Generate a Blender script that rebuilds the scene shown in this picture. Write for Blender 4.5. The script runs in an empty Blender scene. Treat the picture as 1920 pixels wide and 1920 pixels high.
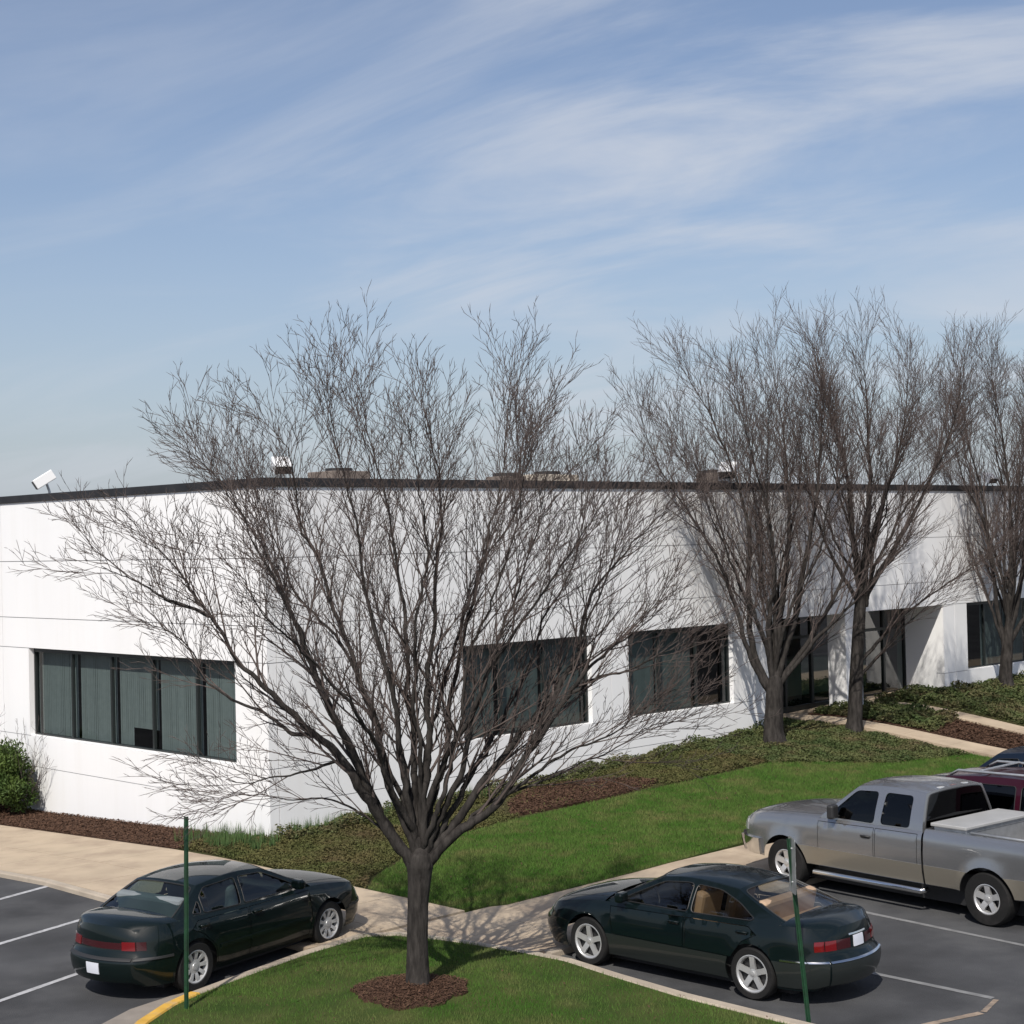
import bpy, bmesh, math, random
import numpy as np
from mathutils import Vector, Matrix
from mathutils.geometry import delaunay_2d_cdt
sc = bpy.context.scene
COL = sc.collection
# ------------------------------------------------------------------ camera
FPX = 3038.0
HC = 5.7
pit = math.atan(49 / FPX)
rol = math.radians(1.36)
fwd = Vector((0, math.cos(pit), math.sin(pit)))
up0 = Vector((0, -math.sin(pit), math.cos(pit)))
RV = Vector((1, 0, 0)) * math.cos(rol) - up0 * math.sin(rol)
UV = up0 * math.cos(rol) + Vector((1, 0, 0)) * math.sin(rol)
CAM = Vector((0, 0, HC))
cd = bpy.data.cameras.new('camera')
cam = bpy.data.objects.new('camera', cd)
COL.objects.link(cam)
M = Matrix((RV, UV, -fwd)).transposed().to_4x4()
M.translation = CAM
cam.matrix_world = M
cd.sensor_width = 36
cd.lens = 36 * FPX / 1920
cd.clip_end = 6000
sc.camera = cam
# ------------------------------------------------------------------ light
SUN = Vector((-0.22, -0.91, 1.0)).normalized()
sel = math.asin(SUN.z)
srot = math.atan2(SUN.x, SUN.y)
sl = bpy.data.lights.new('sun', 'SUN')
sl.energy = 4.6
sl.angle = math.radians(0.53)
sl.color = (1.0, 0.95, 0.87)
so = bpy.data.objects.new('sun', sl)
COL.objects.link(so)
so.rotation_euler = (-SUN).to_track_quat('-Z', 'Y').to_euler()
so.location = (-20, -40, 60)
w = bpy.data.worlds.new('World')
sc.world = w
w.use_nodes = True
nt = w.node_tree
nt.nodes.clear()
N = nt.nodes.new
L = nt.links.new
out = N('ShaderNodeOutputWorld')
bg = N('ShaderNodeBackground')
bg.inputs['Strength'].default_value = 0.114
sky = N('ShaderNodeTexSky')
sky.sky_type = 'NISHITA'
sky.sun_disc = False
sky.sun_elevation = sel
sky.sun_rotation = srot
sky.air_density = 1.0
sky.dust_density = 1.2
sky.ozone_density = 3.0
tc = N('ShaderNodeTexCoord')
# flatten the direction onto a cloud layer so the wisps shrink towards the horizon
sep = N('ShaderNodeSeparateXYZ')
L(tc.outputs['Generated'], sep.inputs[0])
mx = N('ShaderNodeMath'); mx.operation = 'MAXIMUM'; mx.inputs[1].default_value = 0.0
L(sep.outputs[2], mx.inputs[0])
ad = N('ShaderNodeMath'); ad.operation = 'ADD'; ad.inputs[1].default_value = 0.16
L(mx.outputs[0], ad.inputs[0])
dv = []
for i in (0, 1):
    d = N('ShaderNodeMath'); d.operation = 'DIVIDE'
    L(sep.outputs[i], d.inputs[0]); L(ad.outputs[0], d.inputs[1]); dv.append(d)
cmb = N('ShaderNodeCombineXYZ')
L(dv[0].outputs[0], cmb.inputs[0]); L(dv[1].outputs[0], cmb.inputs[1])
mp = N('ShaderNodeMapping')
mp.inputs['Rotation'].default_value = (0, 0, math.radians(30))
L(cmb.outputs[0], mp.inputs[0])
mq = N('ShaderNodeMapping')
mq.inputs['Scale'].default_value = (0.75, 1.6, 1)
mq.inputs['Location'].default_value = (3.1, 1.7, 0)
L(mp.outputs[0], mq.inputs[0])
mp = mq
n1 = N('ShaderNodeTexNoise')
n1.inputs['Scale'].default_value = 1.15
n1.inputs['Detail'].default_value = 7
n1.inputs['Roughness'].default_value = 0.57
n1.inputs['Distortion'].default_value = 0.7
L(mp.outputs[0], n1.inputs['Vector'])
cr = N('ShaderNodeValToRGB')
cr.color_ramp.interpolation = 'EASE'
cr.color_ramp.elements[0].position = 0.40
cr.color_ramp.elements[0].color = (0, 0, 0, 1)
cr.color_ramp.elements[1].position = 0.70
cr.color_ramp.elements[1].color = (1, 1, 1, 1)
L(n1.outputs[0], cr.inputs[0])
n2 = N('ShaderNodeTexNoise')
n2.inputs['Scale'].default_value = 0.6
n2.inputs['Detail'].default_value = 3
L(cmb.outputs[0], n2.inputs['Vector'])
cr2 = N('ShaderNodeMapRange')
cr2.inputs[1].default_value = 0.35; cr2.inputs[2].default_value = 0.65
cr2.inputs[3].default_value = 0.25; cr2.inputs[4].default_value = 1.0
L(n2.outputs[0], cr2.inputs[0])
side_ = N('ShaderNodeMapRange'); side_.interpolation_type = 'SMOOTHSTEP'
side_.inputs[1].default_value = -0.45; side_.inputs[2].default_value = 0.35
side_.inputs[3].default_value = 0.35; side_.inputs[4].default_value = 1.15
L(sep.outputs[0], side_.inputs[0])
mu0 = N('ShaderNodeMath'); mu0.operation = 'MULTIPLY'
L(cr2.outputs[0], mu0.inputs[0]); L(side_.outputs[0], mu0.inputs[1])
mu = N('ShaderNodeMath'); mu.operation = 'MULTIPLY'
L(cr.outputs[0], mu.inputs[0]); L(mu0.outputs[0], mu.inputs[1])
mu2 = N('ShaderNodeMath'); mu2.operation = 'MULTIPLY_ADD'
mu2.inputs[1].default_value = 0.95; mu2.inputs[2].default_value = 0.07
L(mu.outputs[0], mu2.inputs[0])
hz = N('ShaderNodeMapRange'); hz.inputs[1].default_value = 0.0; hz.inputs[2].default_value = 0.26
hz.inputs[3].default_value = 1.0; hz.inputs[4].default_value = 0.0
L(mx.outputs[0], hz.inputs[0])
hp = N('ShaderNodeMath'); hp.operation = 'POWER'; hp.inputs[1].default_value = 1.6
L(hz.outputs[0], hp.inputs[0])
hm = N('ShaderNodeMath'); hm.operation = 'MULTIPLY'; hm.inputs[1].default_value = 0.80
L(hp.outputs[0], hm.inputs[0])
mixh = N('ShaderNodeMixRGB'); mixh.inputs[2].default_value = (3.7, 4.25, 5.0, 1)
L(hm.outputs[0], mixh.inputs[0]); tint = N('ShaderNodeMixRGB'); tint.blend_type = 'MULTIPLY'; tint.inputs[0].default_value = 1
tint.inputs[2].default_value = (1.04, .97, .97, 1)
L(sky.outputs[0], tint.inputs[1]); L(tint.outputs[0], mixh.inputs[1])
mixs = N('ShaderNodeMixRGB')
mixs.inputs[2].default_value = (5.5, 5.8, 6.4, 1)
L(mu2.outputs[0], mixs.inputs[0])
L(mixh.outputs[0], mixs.inputs[1])
L(mixs.outputs[0], bg.inputs[0])
L(bg.outputs[0], out.inputs[0])
sc.view_settings.view_transform = 'Standard'
sc.view_settings.look = 'None'
sc.view_settings.exposure = 0.0
sc.view_settings.gamma = 1.0
sc.cycles.max_bounces = 6
sc.cycles.transparent_max_bounces = 12

# ------------------------------------------------------------------ frames of reference
AN = math.radians(44.4)
UD = Vector((math.cos(AN), math.sin(AN), 0))      # along the long facade
ND = Vector((math.sin(AN), -math.cos(AN), 0))     # out of the long facade
CO = Vector((-4.7326, 30.907, 0))                 # the building's near corner

def P(s, t, z=0.0):
    return CO + UD * s + ND * t + Vector((0, 0, z))

def ray(px, py):
    return fwd + RV * ((px - 960) / FPX) - UV * ((py - 960) / FPX)

def at(px, py, Y):
    d = ray(px, py)
    return CAM + d * (Y / d.y)

def lerp_tab(x, tab):
    if x <= tab[0][0]: return tab[0][1]
    for (a, b), (c, d) in zip(tab, tab[1:]):
        if x <= c:
            return b + (d - b) * (x - a) / (c - a)
    return tab[-1][1]

def smooth_tab(x, tab):
    if x <= tab[0][0]: return tab[0][1]
    if x >= tab[-1][0]: return tab[-1][1]
    for i in range(len(tab) - 1):
        a, b = tab[i]; c, d = tab[i + 1]
        if x <= c:
            h = c - a; k = (x - a) / h
            m0 = (d - tab[i - 1][1]) / (c - tab[i - 1][0]) if i > 0 else (d - b) / h
            m1 = (tab[i + 2][1] - b) / (tab[i + 2][0] - a) if i + 2 < len(tab) else (d - b) / h
            k2 = k * k; k3 = k2 * k
            return (2*k3-3*k2+1)*b + (k3-2*k2+k)*h*m0 + (-2*k3+3*k2)*d + (k3-k2)*h*m1

def sm(x):
    x = min(1, max(0, x)); return x * x * (3 - 2 * x)

ZB = [(0, 0), (6.5, .18), (14.6, .5), (20, .68), (24.3, .8), (30, .86), (60, 1.0)]
def hgt(s, t):
    z = -0.044 * min(9, max(0, -t)) if s < 0.5 else 0
    if s > 0: z += lerp_tab(s, ZB) * sm(1 - max(0, t) / 6.8)
    return z
KH = 0.08

# ------------------------------------------------------------------ object helpers
def tag(o, label=None, cat=None, group=None, kind=None):
    if label: o['label'] = label
    if cat: o['category'] = cat
    if group: o['group'] = group
    if kind: o['kind'] = kind
    return o

def empty(name, loc=(0, 0, 0), rz=0.0, parent=None):
    o = bpy.data.objects.new(name, None)
    o.empty_display_size = 0.2
    COL.objects.link(o)
    o.location = loc
    o.rotation_euler = (0, 0, rz)
    if parent: o.parent = parent
    return o

def mobj(name, verts, faces, m, parent=None, smooth=False, sharp=None):
    me = bpy.data.meshes.new(name)
    me.from_pydata([tuple(v) for v in verts], [], faces)
    me.update()
    if smooth:
        me.shade_smooth()
        if sharp: me.set_sharp_from_angle(angle=math.radians(sharp))
    if m is not None: me.materials.append(m)
    o = bpy.data.objects.new(name, me)
    COL.objects.link(o)
    if parent: o.parent = parent
    return o

class MB:
    """collects shapes and links them as one mesh object"""
    def __init__(s): s.v = []; s.f = []
    def add(s, vs, fs):
        b = len(s.v); s.v += [Vector(v) for v in vs]; s.f += [tuple(i + b for i in f) for f in fs]
        return s
    def box(s, c, size, rot=None):
        x, y, z = [q / 2 for q in size]
        vs = [Vector((a*x, b*y, d*z)) for a in (-1, 1) for b in (-1, 1) for d in (-1, 1)]
        if rot is not None: vs = [rot @ v for v in vs]
        c = Vector(c)
        return s.add([c + v for v in vs], [(0,1,3,2),(4,6,7,5),(0,4,5,1),(2,3,7,6),(0,2,6,4),(1,5,7,3)])
    def stbox(s, s0, s1, t0, t1, z0, z1):
        return s.add([P(a, b, c) for a in (s0, s1) for b in (t0, t1) for c in (z0, z1)],
                     [(0,1,3,2),(4,6,7,5),(0,4,5,1),(2,3,7,6),(0,2,6,4),(1,5,7,3)])
    def tube(s, pts, rad, n=8, cap=True):
        pts = [Vector(p) for p in pts]
        if not isinstance(rad, (list, tuple)): rad = [rad] * len(pts)
        prev = None; rings = []
        for i, p in enumerate(pts):
            d = (pts[min(i+1, len(pts)-1)] - pts[max(i-1, 0)])
            d = d.normalized() if d.length > 1e-9 else Vector((0, 0, 1))
            if prev is None:
                a = Vector((0, 0, 1)) if abs(d.z) < .9 else Vector((1, 0, 0))
                prev = d.cross(a).normalized()
            prev = (prev - d * prev.dot(d))
            prev = prev.normalized() if prev.length > 1e-6 else d.orthogonal().normalized()
            q = d.cross(prev)
            rings.append([p + (prev*math.cos(2*math.pi*k/n) + q*math.sin(2*math.pi*k/n))*rad[i] for k in range(n)])
        vs = [v for r in rings for v in r]; fs = []
        for i in range(len(rings)-1):
            for k in range(n):
                a = i*n+k; b = i*n+(k+1) % n
                fs.append((a, b, b+n, a+n))
        if cap:
            fs.append(tuple(range(n-1, -1, -1))); fs.append(tuple(range(len(vs)-n, len(vs))))
        return s.add(vs, fs)
    def lathe(s, prof, c, axis, n=28):
        """prof: (radius, offset along axis)"""
        axis = Vector(axis).normalized(); a = axis.orthogonal().normalized(); b = axis.cross(a); c = Vector(c)
        vs = []
        for r, h in prof:
            vs += [c + axis*h + (a*math.cos(2*math.pi*k/n)+b*math.sin(2*math.pi*k/n))*r for k in range(n)]
        fs = []
        for i in range(len(prof)-1):
            for k in range(n):
                p = i*n+k; q = i*n+(k+1) % n
                fs.append((p, q, q+n, p+n))
        return s.add(vs, fs)
    def build(s, name, m, parent=None, smooth=False, sharp=None, bevel=0):
        o = mobj(name, s.v, s.f, m, parent, smooth, sharp)
        if bevel:
            md = o.modifiers.new('bevel', 'BEVEL'); md.width = bevel; md.segments = 2
            md.limit_method = 'ANGLE'
        return o

# ------------------------------------------------------------------ materials
def mat(name, col, rough=.6, metal=0, spec=.5, var=0, vscale=3, var2=None, bump=0, bscale=40, coat=0, detail=5, dirt=None, dscale=.6, stretch=None):
    m = bpy.data.materials.new(name); m.use_nodes = True
    t = m.node_tree; b = t.nodes['Principled BSDF']
    b.inputs['Base Color'].default_value = (*col, 1)
    b.inputs['Roughness'].default_value = rough
    b.inputs['Metallic'].default_value = metal
    b.inputs['Specular IOR Level'].default_value = spec
    b.inputs['Coat Weight'].default_value = coat
    b.inputs['Coat Roughness'].default_value = .04
    co = t.nodes.new('ShaderNodeTexCoord')
    vec = co.outputs['Object']
    if stretch:
        mp = t.nodes.new('ShaderNodeMapping'); mp.inputs['Scale'].default_value = stretch
        t.links.new(vec, mp.inputs[0]); vec = mp.outputs[0]
    last = None
    if var:
        n = t.nodes.new('ShaderNodeTexNoise'); n.inputs['Scale'].default_value = vscale; n.inputs['Detail'].default_value = detail
        t.links.new(vec, n.inputs['Vector'])
        r = t.nodes.new('ShaderNodeMapRange'); r.inputs[1].default_value = .3; r.inputs[2].default_value = .7
        t.links.new(n.outputs[0], r.inputs[0])
        mi = t.nodes.new('ShaderNodeMixRGB')
        c2 = var2 if var2 else tuple(min(1, c*(1+var)) for c in col)
        c1 = col if var2 else tuple(c*(1-var) for c in col)
        mi.inputs[1].default_value = (*c1, 1); mi.inputs[2].default_value = (*c2, 1)
        t.links.new(r.outputs[0], mi.inputs[0]); last = mi.outputs[0]
    if dirt:
        n = t.nodes.new('ShaderNodeTexNoise'); n.inputs['Scale'].default_value = dscale; n.inputs['Detail'].default_value = 8; n.inputs['Roughness'].default_value = .65
        t.links.new(vec, n.inputs['Vector'])
        r = t.nodes.new('ShaderNodeMapRange'); r.inputs[1].default_value = .48; r.inputs[2].default_value = .75
        t.links.new(n.outputs[0], r.inputs[0])
        mi = t.nodes.new('ShaderNodeMixRGB'); mi.inputs[1].default_value = (*col, 1); mi.inputs[2].default_value = (*dirt, 1)
        if last: t.links.new(last, mi.inputs[1])
        t.links.new(r.outputs[0], mi.inputs[0]); last = mi.outputs[0]
    if last: t.links.new(last, b.inputs['Base Color'])
    if bump:
        n = t.nodes.new('ShaderNodeTexNoise'); n.inputs['Scale'].default_value = bscale; n.inputs['Detail'].default_value = 6
        t.links.new(vec, n.inputs['Vector'])
        bp = t.nodes.new('ShaderNodeBump'); bp.inputs['Strength'].default_value = bump; bp.inputs['Distance'].default_value = .02
        t.links.new(n.outputs[0], bp.inputs['Height']); t.links.new(bp.outputs[0], b.inputs['Normal'])
    return m

def glass(name, tint, rough=.02, ior=1.5, base=.03):
    m = bpy.data.materials.new(name); m.use_nodes = True
    t = m.node_tree; t.nodes.clear()
    o = t.nodes.new('ShaderNodeOutputMaterial'); mi = t.nodes.new('ShaderNodeMixShader')
    tr = t.nodes.new('ShaderNodeBsdfTransparent'); tr.inputs[0].default_value = (*tint, 1)
    gl = t.nodes.new('ShaderNodeBsdfGlossy'); gl.inputs['Roughness'].default_value = rough
    fr = t.nodes.new('ShaderNodeLayerWeight'); fr.inputs[0].default_value = .5
    pw = t.nodes.new('ShaderNodeMath'); pw.operation = 'POWER'; pw.inputs[1].default_value = 4.2
    ad = t.nodes.new('ShaderNodeMath'); ad.operation = 'MULTIPLY_ADD'; ad.inputs[1].default_value = .9; ad.inputs[2].default_value = .045+base; ad.use_clamp = True
    t.links.new(fr.outputs['Facing'], pw.inputs[0]); t.links.new(pw.outputs[0], ad.inputs[0]); t.links.new(ad.outputs[0], mi.inputs[0])
    t.links.new(tr.outputs[0], mi.inputs[1]); t.links.new(gl.outputs[0], mi.inputs[2]); t.links.new(mi.outputs[0], o.inputs[0])
    return m

MT = dict(
    asphalt=mat('asphalt', (.064, .065, .069), .9, spec=.2, var=.35, vscale=.7, bump=.6, bscale=70, dirt=(.095, .095, .095), dscale=.35),
    concrete=mat('concrete', (.44, .35, .25), .85, var=.12, vscale=1.2, bump=.3, bscale=60, dirt=(.27, .20, .145), dscale=.7),
    kerb=mat('kerb_concrete', (.40, .34, .27), .85, var=.15, vscale=4, bump=.3, bscale=50, dirt=(.28, .23, .18), dscale=2),
    line2=mat('faded_line_paint', (.20, .20, .20), .8, var=.25, vscale=10, dirt=(.10, .10, .10), dscale=5),
    worn=mat('worn_concrete_strip', (.26, .20, .15), .85, var=.3, vscale=6, dirt=(.09, .085, .08), dscale=4),
    gutter=mat('gutter_concrete', (.25, .22, .19), .85, var=.15, vscale=3, bump=.3, bscale=60),
    yellow=mat('yellow_paint', (.62, .36, .06), .7, var=.15, vscale=6, dirt=(.42, .34, .24), dscale=5),
    line=mat('line_paint', (.40, .40, .41), .75, var=.2, vscale=12, dirt=(.2, .2, .2), dscale=7),
    turf=mat('turf', (.030, .060, .012), .9, spec=.1, var=.3, vscale=1.6, var2=(.075, .085, .028), bump=1, bscale=60),
    grass=mat('grass_blades', (.042, .118, .015), .8, spec=.1, var=.3, vscale=1.0, var2=(.092, .150, .034), dirt=(.17, .15, .065), dscale=1.3),
    mulch=mat('mulch', (.045, .026, .018), .95, spec=.1, var=.4, vscale=9, var2=(.075, .042, .029), bump=1, bscale=45),
    chips=mat('mulch_chips', (.055, .031, .021), .95, spec=.1, var=.5, vscale=17, var2=(.12, .070, .047)),
    soil=mat('bed_soil', (.060, .050, .025), .95, spec=.1, var=.3, vscale=3, var2=(.05, .06, .02), bump=1, bscale=40),
    cover=mat('cover_leaves', (.065, .080, .026), .8, spec=.1, var=.3, vscale=1.2, var2=(.105, .095, .038), dirt=(.10, .065, .040), dscale=.8),
    cover2=mat('ivy_leaves', (.040, .066, .020), .7, spec=.2, var=.3, vscale=1.7, var2=(.10, .105, .040), dirt=(.12, .080, .048), dscale=1.1),
    blade=mat('tuft_blades', (.07, .12, .04), .7, spec=.2, var=.3, vscale=5),
    shrub=mat('shrub_leaves', (.030, .060, .014), .6, spec=.25, var=.3, vscale=3, var2=(.085, .125, .028)),
    bark=mat('bark', (.018, .016, .015), .9, spec=.1, var=.35, vscale=16, var2=(.056, .050, .046), bump=.8, bscale=40, stretch=(1, 1, .25)),
    twig=mat('twig_bark', (.070, .055, .050), .9, spec=.1, var=.3, vscale=2.0, var2=(.120, .096, .088)),
    white=mat('white_wall', (.82, .82, .82), .75, spec=.2, var=.03, vscale=.4, bump=.12, bscale=90, dirt=(.79, .785, .775), dscale=2.2, stretch=(1, 1, .09)),
    joint=mat('joint_sealant', (.30, .30, .31), .9),
    cap=mat('dark_metal_cap', (.018, .017, .018), .5, var=.3, vscale=3),
    roofm=mat('roof_membrane', (.25, .24, .23), .9, var=.2),
    frame=mat('dark_frame', (.014, .018, .018), .4),
    blind=mat('blind_fabric', (.60, .61, .60), .8, var=.06, vscale=8),
    dark=mat('dark_interior', (.02, .02, .02), .9),
    floor=mat('interior_floor', (.10, .09, .08), .9),
    rubber=mat('rubber', (.010, .010, .010), .8, spec=.3, bump=.2, bscale=80, dirt=(.022, .02, .02), dscale=5),
    alloy=mat('alloy', (.58, .58, .58), .38, metal=.6),
    hubc=mat('hubcap', (.50, .50, .50), .42, metal=.4),
    chrome=mat('chrome', (.75, .75, .75), .12, metal=1),
    steel=mat('galvanised', (.45, .46, .47), .45, metal=.7, var=.15, vscale=8),
    black=mat('black_plastic', (.02, .02, .021), .55),
    red=mat('red_lamp', (.13, .003, .005), .12, coat=.6),
    dred=mat('dark_red_lamp', (.035, .004, .006), .15, coat=.6),
    amber=mat('amber_lamp', (.6, .2, .03), .15, coat=.5),
    lamp=mat('clear_lamp', (.55, .56, .56), .1, coat=.8, metal=.3),
    plate=mat('plate', (.62, .64, .70), .5),
    gpost=mat('green_post', (.006, .040, .016), .5, var=.3, vscale=9, dirt=(.008, .012, .010), dscale=3),
    tan=mat('tan_leather', (.42, .29, .19), .6, var=.1),
    grey=mat('grey_cloth', (.16, .18, .19), .85, var=.1),
    shelf=mat('pale_shelf', (.42, .50, .47), .8, var=.12, vscale=4),
    unit=mat('brown_unit', (.16, .13, .11), .7, var=.2),
    beige=mat('beige_unit', (.50, .44, .36), .7, var=.1),
    floodw=mat('white_housing', (.78, .78, .78), .5),
    gC=glass('car_glass', (.42, .50, .48)),
    gCt=glass('car_glass_bronze', (.62, .62, .58)),
    gD=glass('privacy_glass', (.03, .035, .035), base=0),
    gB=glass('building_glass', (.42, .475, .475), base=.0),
    gB2=glass('building_glass_shaded', (.33, .385, .385), base=.01),  # same glass, tint darkened to carry the weaker sun on the long wall
    gE=glass('entrance_glass', (.30, .42, .38), base=.16),
)
def paint(name, col, metal=.35, rough=.34, var=.05, lo=None):
    return mat(name, col, rough, metal=metal, coat=.7, var=var, vscale=1.2, spec=.12)
# ------------------------------------------------------------------ 2D fill
def inside(p, poly):
    x, y = p; c = False; n = len(poly); j = n - 1
    for i in range(n):
        xi, yi = poly[i]; xj, yj = poly[j]
        if (yi > y) != (yj > y) and x < (xj-xi)*(y-yi)/(yj-yi)+xi: c = not c
        j = i
    return c

def resample(poly, res):
    o = []
    for i, a in enumerate(poly):
        b = poly[(i+1) % len(poly)]
        d = math.hypot(b[0]-a[0], b[1]-a[1]); k = max(1, int(math.ceil(d/res)))
        for q in range(k): o.append((a[0]+(b[0]-a[0])*q/k, a[1]+(b[1]-a[1])*q/k))
    return o

def bdist(p, loops):
    best = 9e9
    for lp in loops:
        for q in lp:
            d = (p[0]-q[0])**2+(p[1]-q[1])**2
            if d < best: best = d
    return math.sqrt(best)

def fill(outline, holes=(), res=.08, resb=None):
    resb = resb or res
    loops = [resample(outline, resb)] + [resample(h, resb) for h in holes]
    pts = []; edges = []
    for lp in loops:
        b = len(pts); pts += lp
        edges += [(b+i, b+(i+1) % len(lp)) for i in range(len(lp))]
    x0 = min(p[0] for p in outline); x1 = max(p[0] for p in outline)
    y0 = min(p[1] for p in outline); y1 = max(p[1] for p in outline)
    for i in range(int((x1-x0)/res)+1):
        for j in range(int((y1-y0)/res)+1):
            p = (x0+(i+.5)*res, y0+(j+.5)*res)
            if inside(p, loops[0]) and not any(inside(p, h) for h in loops[1:]) and bdist(p, loops) > res*.4:
                pts.append(p)
    r = delaunay_2d_cdt([Vector(p) for p in pts], edges, [], 0, 1e-6)
    vs = [(v.x, v.y) for v in r[0]]; fs = []
    for f in r[2]:
        c = (sum(vs[i][0] for i in f)/len(f), sum(vs[i][1] for i in f)/len(f))
        if inside(c, loops[0]) and not any(inside(c, h) for h in loops[1:]): fs.append(tuple(f))
    return vs, fs, loops

def rounded(poly, r, n=4):
    """round the corners of a polygon"""
    o = []; m = len(poly)
    for i in range(m):
        p = Vector(poly[i]); a = Vector(poly[i-1])-p; b = Vector(poly[(i+1) % m])-p
        ra = min(r, a.length*.45, b.length*.45)
        A = p+a.normalized()*ra; B = p+b.normalized()*ra
        for k in range(n+1):
            t = k/n; q = A*(1-t)**2+p*2*t*(1-t)+B*t*t; o.append((q.x, q.y))
    return o

def shrink(poly, d):
    """inset of a convex-ish polygon"""
    c = Vector((sum(p[0] for p in poly)/len(poly), sum(p[1] for p in poly)/len(poly))); o = []
    m = len(poly)
    area = sum(poly[i][0]*poly[(i+1) % m][1]-poly[(i+1) % m][0]*poly[i][1] for i in range(m))
    sg = 1 if area > 0 else -1
    for i in range(m):
        p = Vector(poly[i]); a = (p-Vector(poly[i-1])).normalized(); b = (Vector(poly[(i+1) % m])-p).normalized()
        na = Vector((-a.y, a.x))*sg; nb = Vector((-b.y, b.x))*sg
        k = na+nb; k = k/max(.3, k.dot(na)) if k.length > 1e-6 else na
        o.append(tuple(p+k*d))
    return o

# ------------------------------------------------------------------ ground
def patch(name, poly, m, zoff, res=.5, kind='structure', skirt=.3, ridge=0, hf=hgt):
    vs, fs, loops = fill(poly, (), res)
    rnd = random.Random(3)
    V = [P(a, b, hf(a, b)+zoff+(ridge*rnd.random() if ridge else 0)) for a, b in vs]
    F = []
    for f in fs:
        nz = (V[f[1]]-V[f[0]]).cross(V[f[2]]-V[f[0]]).z
        F.append(f if nz > 0 else f[::-1])
    key = {}
    for f in F:
        for i in range(3):
            e = (f[i], f[(i+1) % 3]); key[e] = 1
    for (a, b) in list(key):
        if (b, a) not in key:
            i = len(V); V += [V[a]-Vector((0, 0, skirt)), V[b]-Vector((0, 0, skirt))]
            F.append((b, a, i, i+1))
    o = mobj(name, V, F, m)
    return tag(o, kind=kind)

G0 = 1500
gv = []; gf = []
for i, t in enumerate((-G0, -9, 0, G0)):
    for s in (-G0, G0):
        gv.append(P(s, t, -0.044*min(9, max(0, -t))))
for i in range(3): gf.append((2*i, 2*i+2, 2*i+3, 2*i+1) if False else (2*i, 2*i+1, 2*i+3, 2*i+2))
g = mobj('ground', gv, gf, MT['asphalt']); tag(g, kind='structure')
bpy.context.view_layer.update()
if g.data.polygons[0].normal.z < 0: g.data.flip_normals()

# sidewalks, slabs with joints
def walk(name, quads, zoff=KH):
    V = MB()
    for q in quads:
        V.add([P(a, b, hgt(a, b)+zoff) for a, b in q]+[P(a, b, hgt(a, b)+zoff-.3) for a, b in q],
              [(0, 1, 2, 3), (0, 4, 5, 1), (1, 5, 6, 2), (2, 6, 7, 3), (3, 7, 4, 0)])
    o = V.build(name, MT['concrete']); me = o.data
    bm = bmesh.new(); bm.from_mesh(me); bmesh.ops.recalc_face_normals(bm, faces=bm.faces)
    for f in bm.faces: pass
    bm.to_mesh(me); bm.free()
    return tag(o, kind='structure')
g_ = .006
slabs = []
t = -60.0
S0, S1 = -4.72, -1.62
while t < 7.0:
    t1 = min(7.3, t+1.6)
    mid = (S0+S1)/2
    slabs.append([(S0+.15, t), (mid-g_, t), (mid-g_, t1-.012), (S0+.15, t1-.012)])
    slabs.append([(mid+g_, t), (S1, t), (S1, t1-.012), (mid+g_, t1-.012)])
    t = t1
corner = []
s = S0+.15
while s < 60:
    s1 = s+1.5
    te = (7.24 if s < S1 else 7.42-.045*max(0, s)-.14) if s < 12 else 6.74
    te1 = 7.42-.045*max(0, s1) if s1 < 12 else 6.88
    for a, b in ((0, .47), (.47, 1)):
        t0a = te+(9.78-te)*a; t1a = te+(9.78-te)*b
        corner.append([(s, max(7.3, t0a+g_)), (s1-.012, max(7.3, t0a+g_)), (s1-.012, t1a-g_), (s, t1a-g_)])
    s = s1
walk('sidewalk', slabs+corner)

def strip(name, pts, width, h, m, closed=False):
    """kerb-like ribbon: pts in (s,t), a solid of the given width and height"""
    V = []; F = []
    n = len(pts)
    for i, (a, b) in enumerate(pts):
        p0 = Vector(pts[max(0, i-1)]); p1 = Vector(pts[min(n-1, i+1)])
        d = (p1-p0).normalized(); nn = Vector((-d.y, d.x))
        for k, z in ((-.5, -.2), (-.5, h-.02), (-.42, h), (.42, h), (.5, h-.02), (.5, -.2)):
            V.append(P(a+nn.x*k*width, b+nn.y*k*width, hgt(a, b)+z))
    for i in range(n-1):
        for k in range(5):
            F.append((i*6+k, i*6+k+1, i*6+7+k, i*6+6+k))
    F.append((0, 1, 2, 3, 4, 5)); F.append(tuple((n-1)*6+5-k for k in range(6)))
    o = mobj(name, V, F, m)
    bm = bmesh.new(); bm.from_mesh(o.data); bmesh.ops.recalc_face_normals(bm, faces=bm.faces); bm.to_mesh(o.data); bm.free()
    return tag(o, kind='structure')
strip('parking_kerb', [(S0+.06, -60+i*1.5) for i in range(45)], .15, KH+.004, MT['kerb'])
strip('parking_kerb', [(-2.55+i*1.5, 9.85) for i in range(40)], .15, KH+.004, MT['kerb'])

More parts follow.
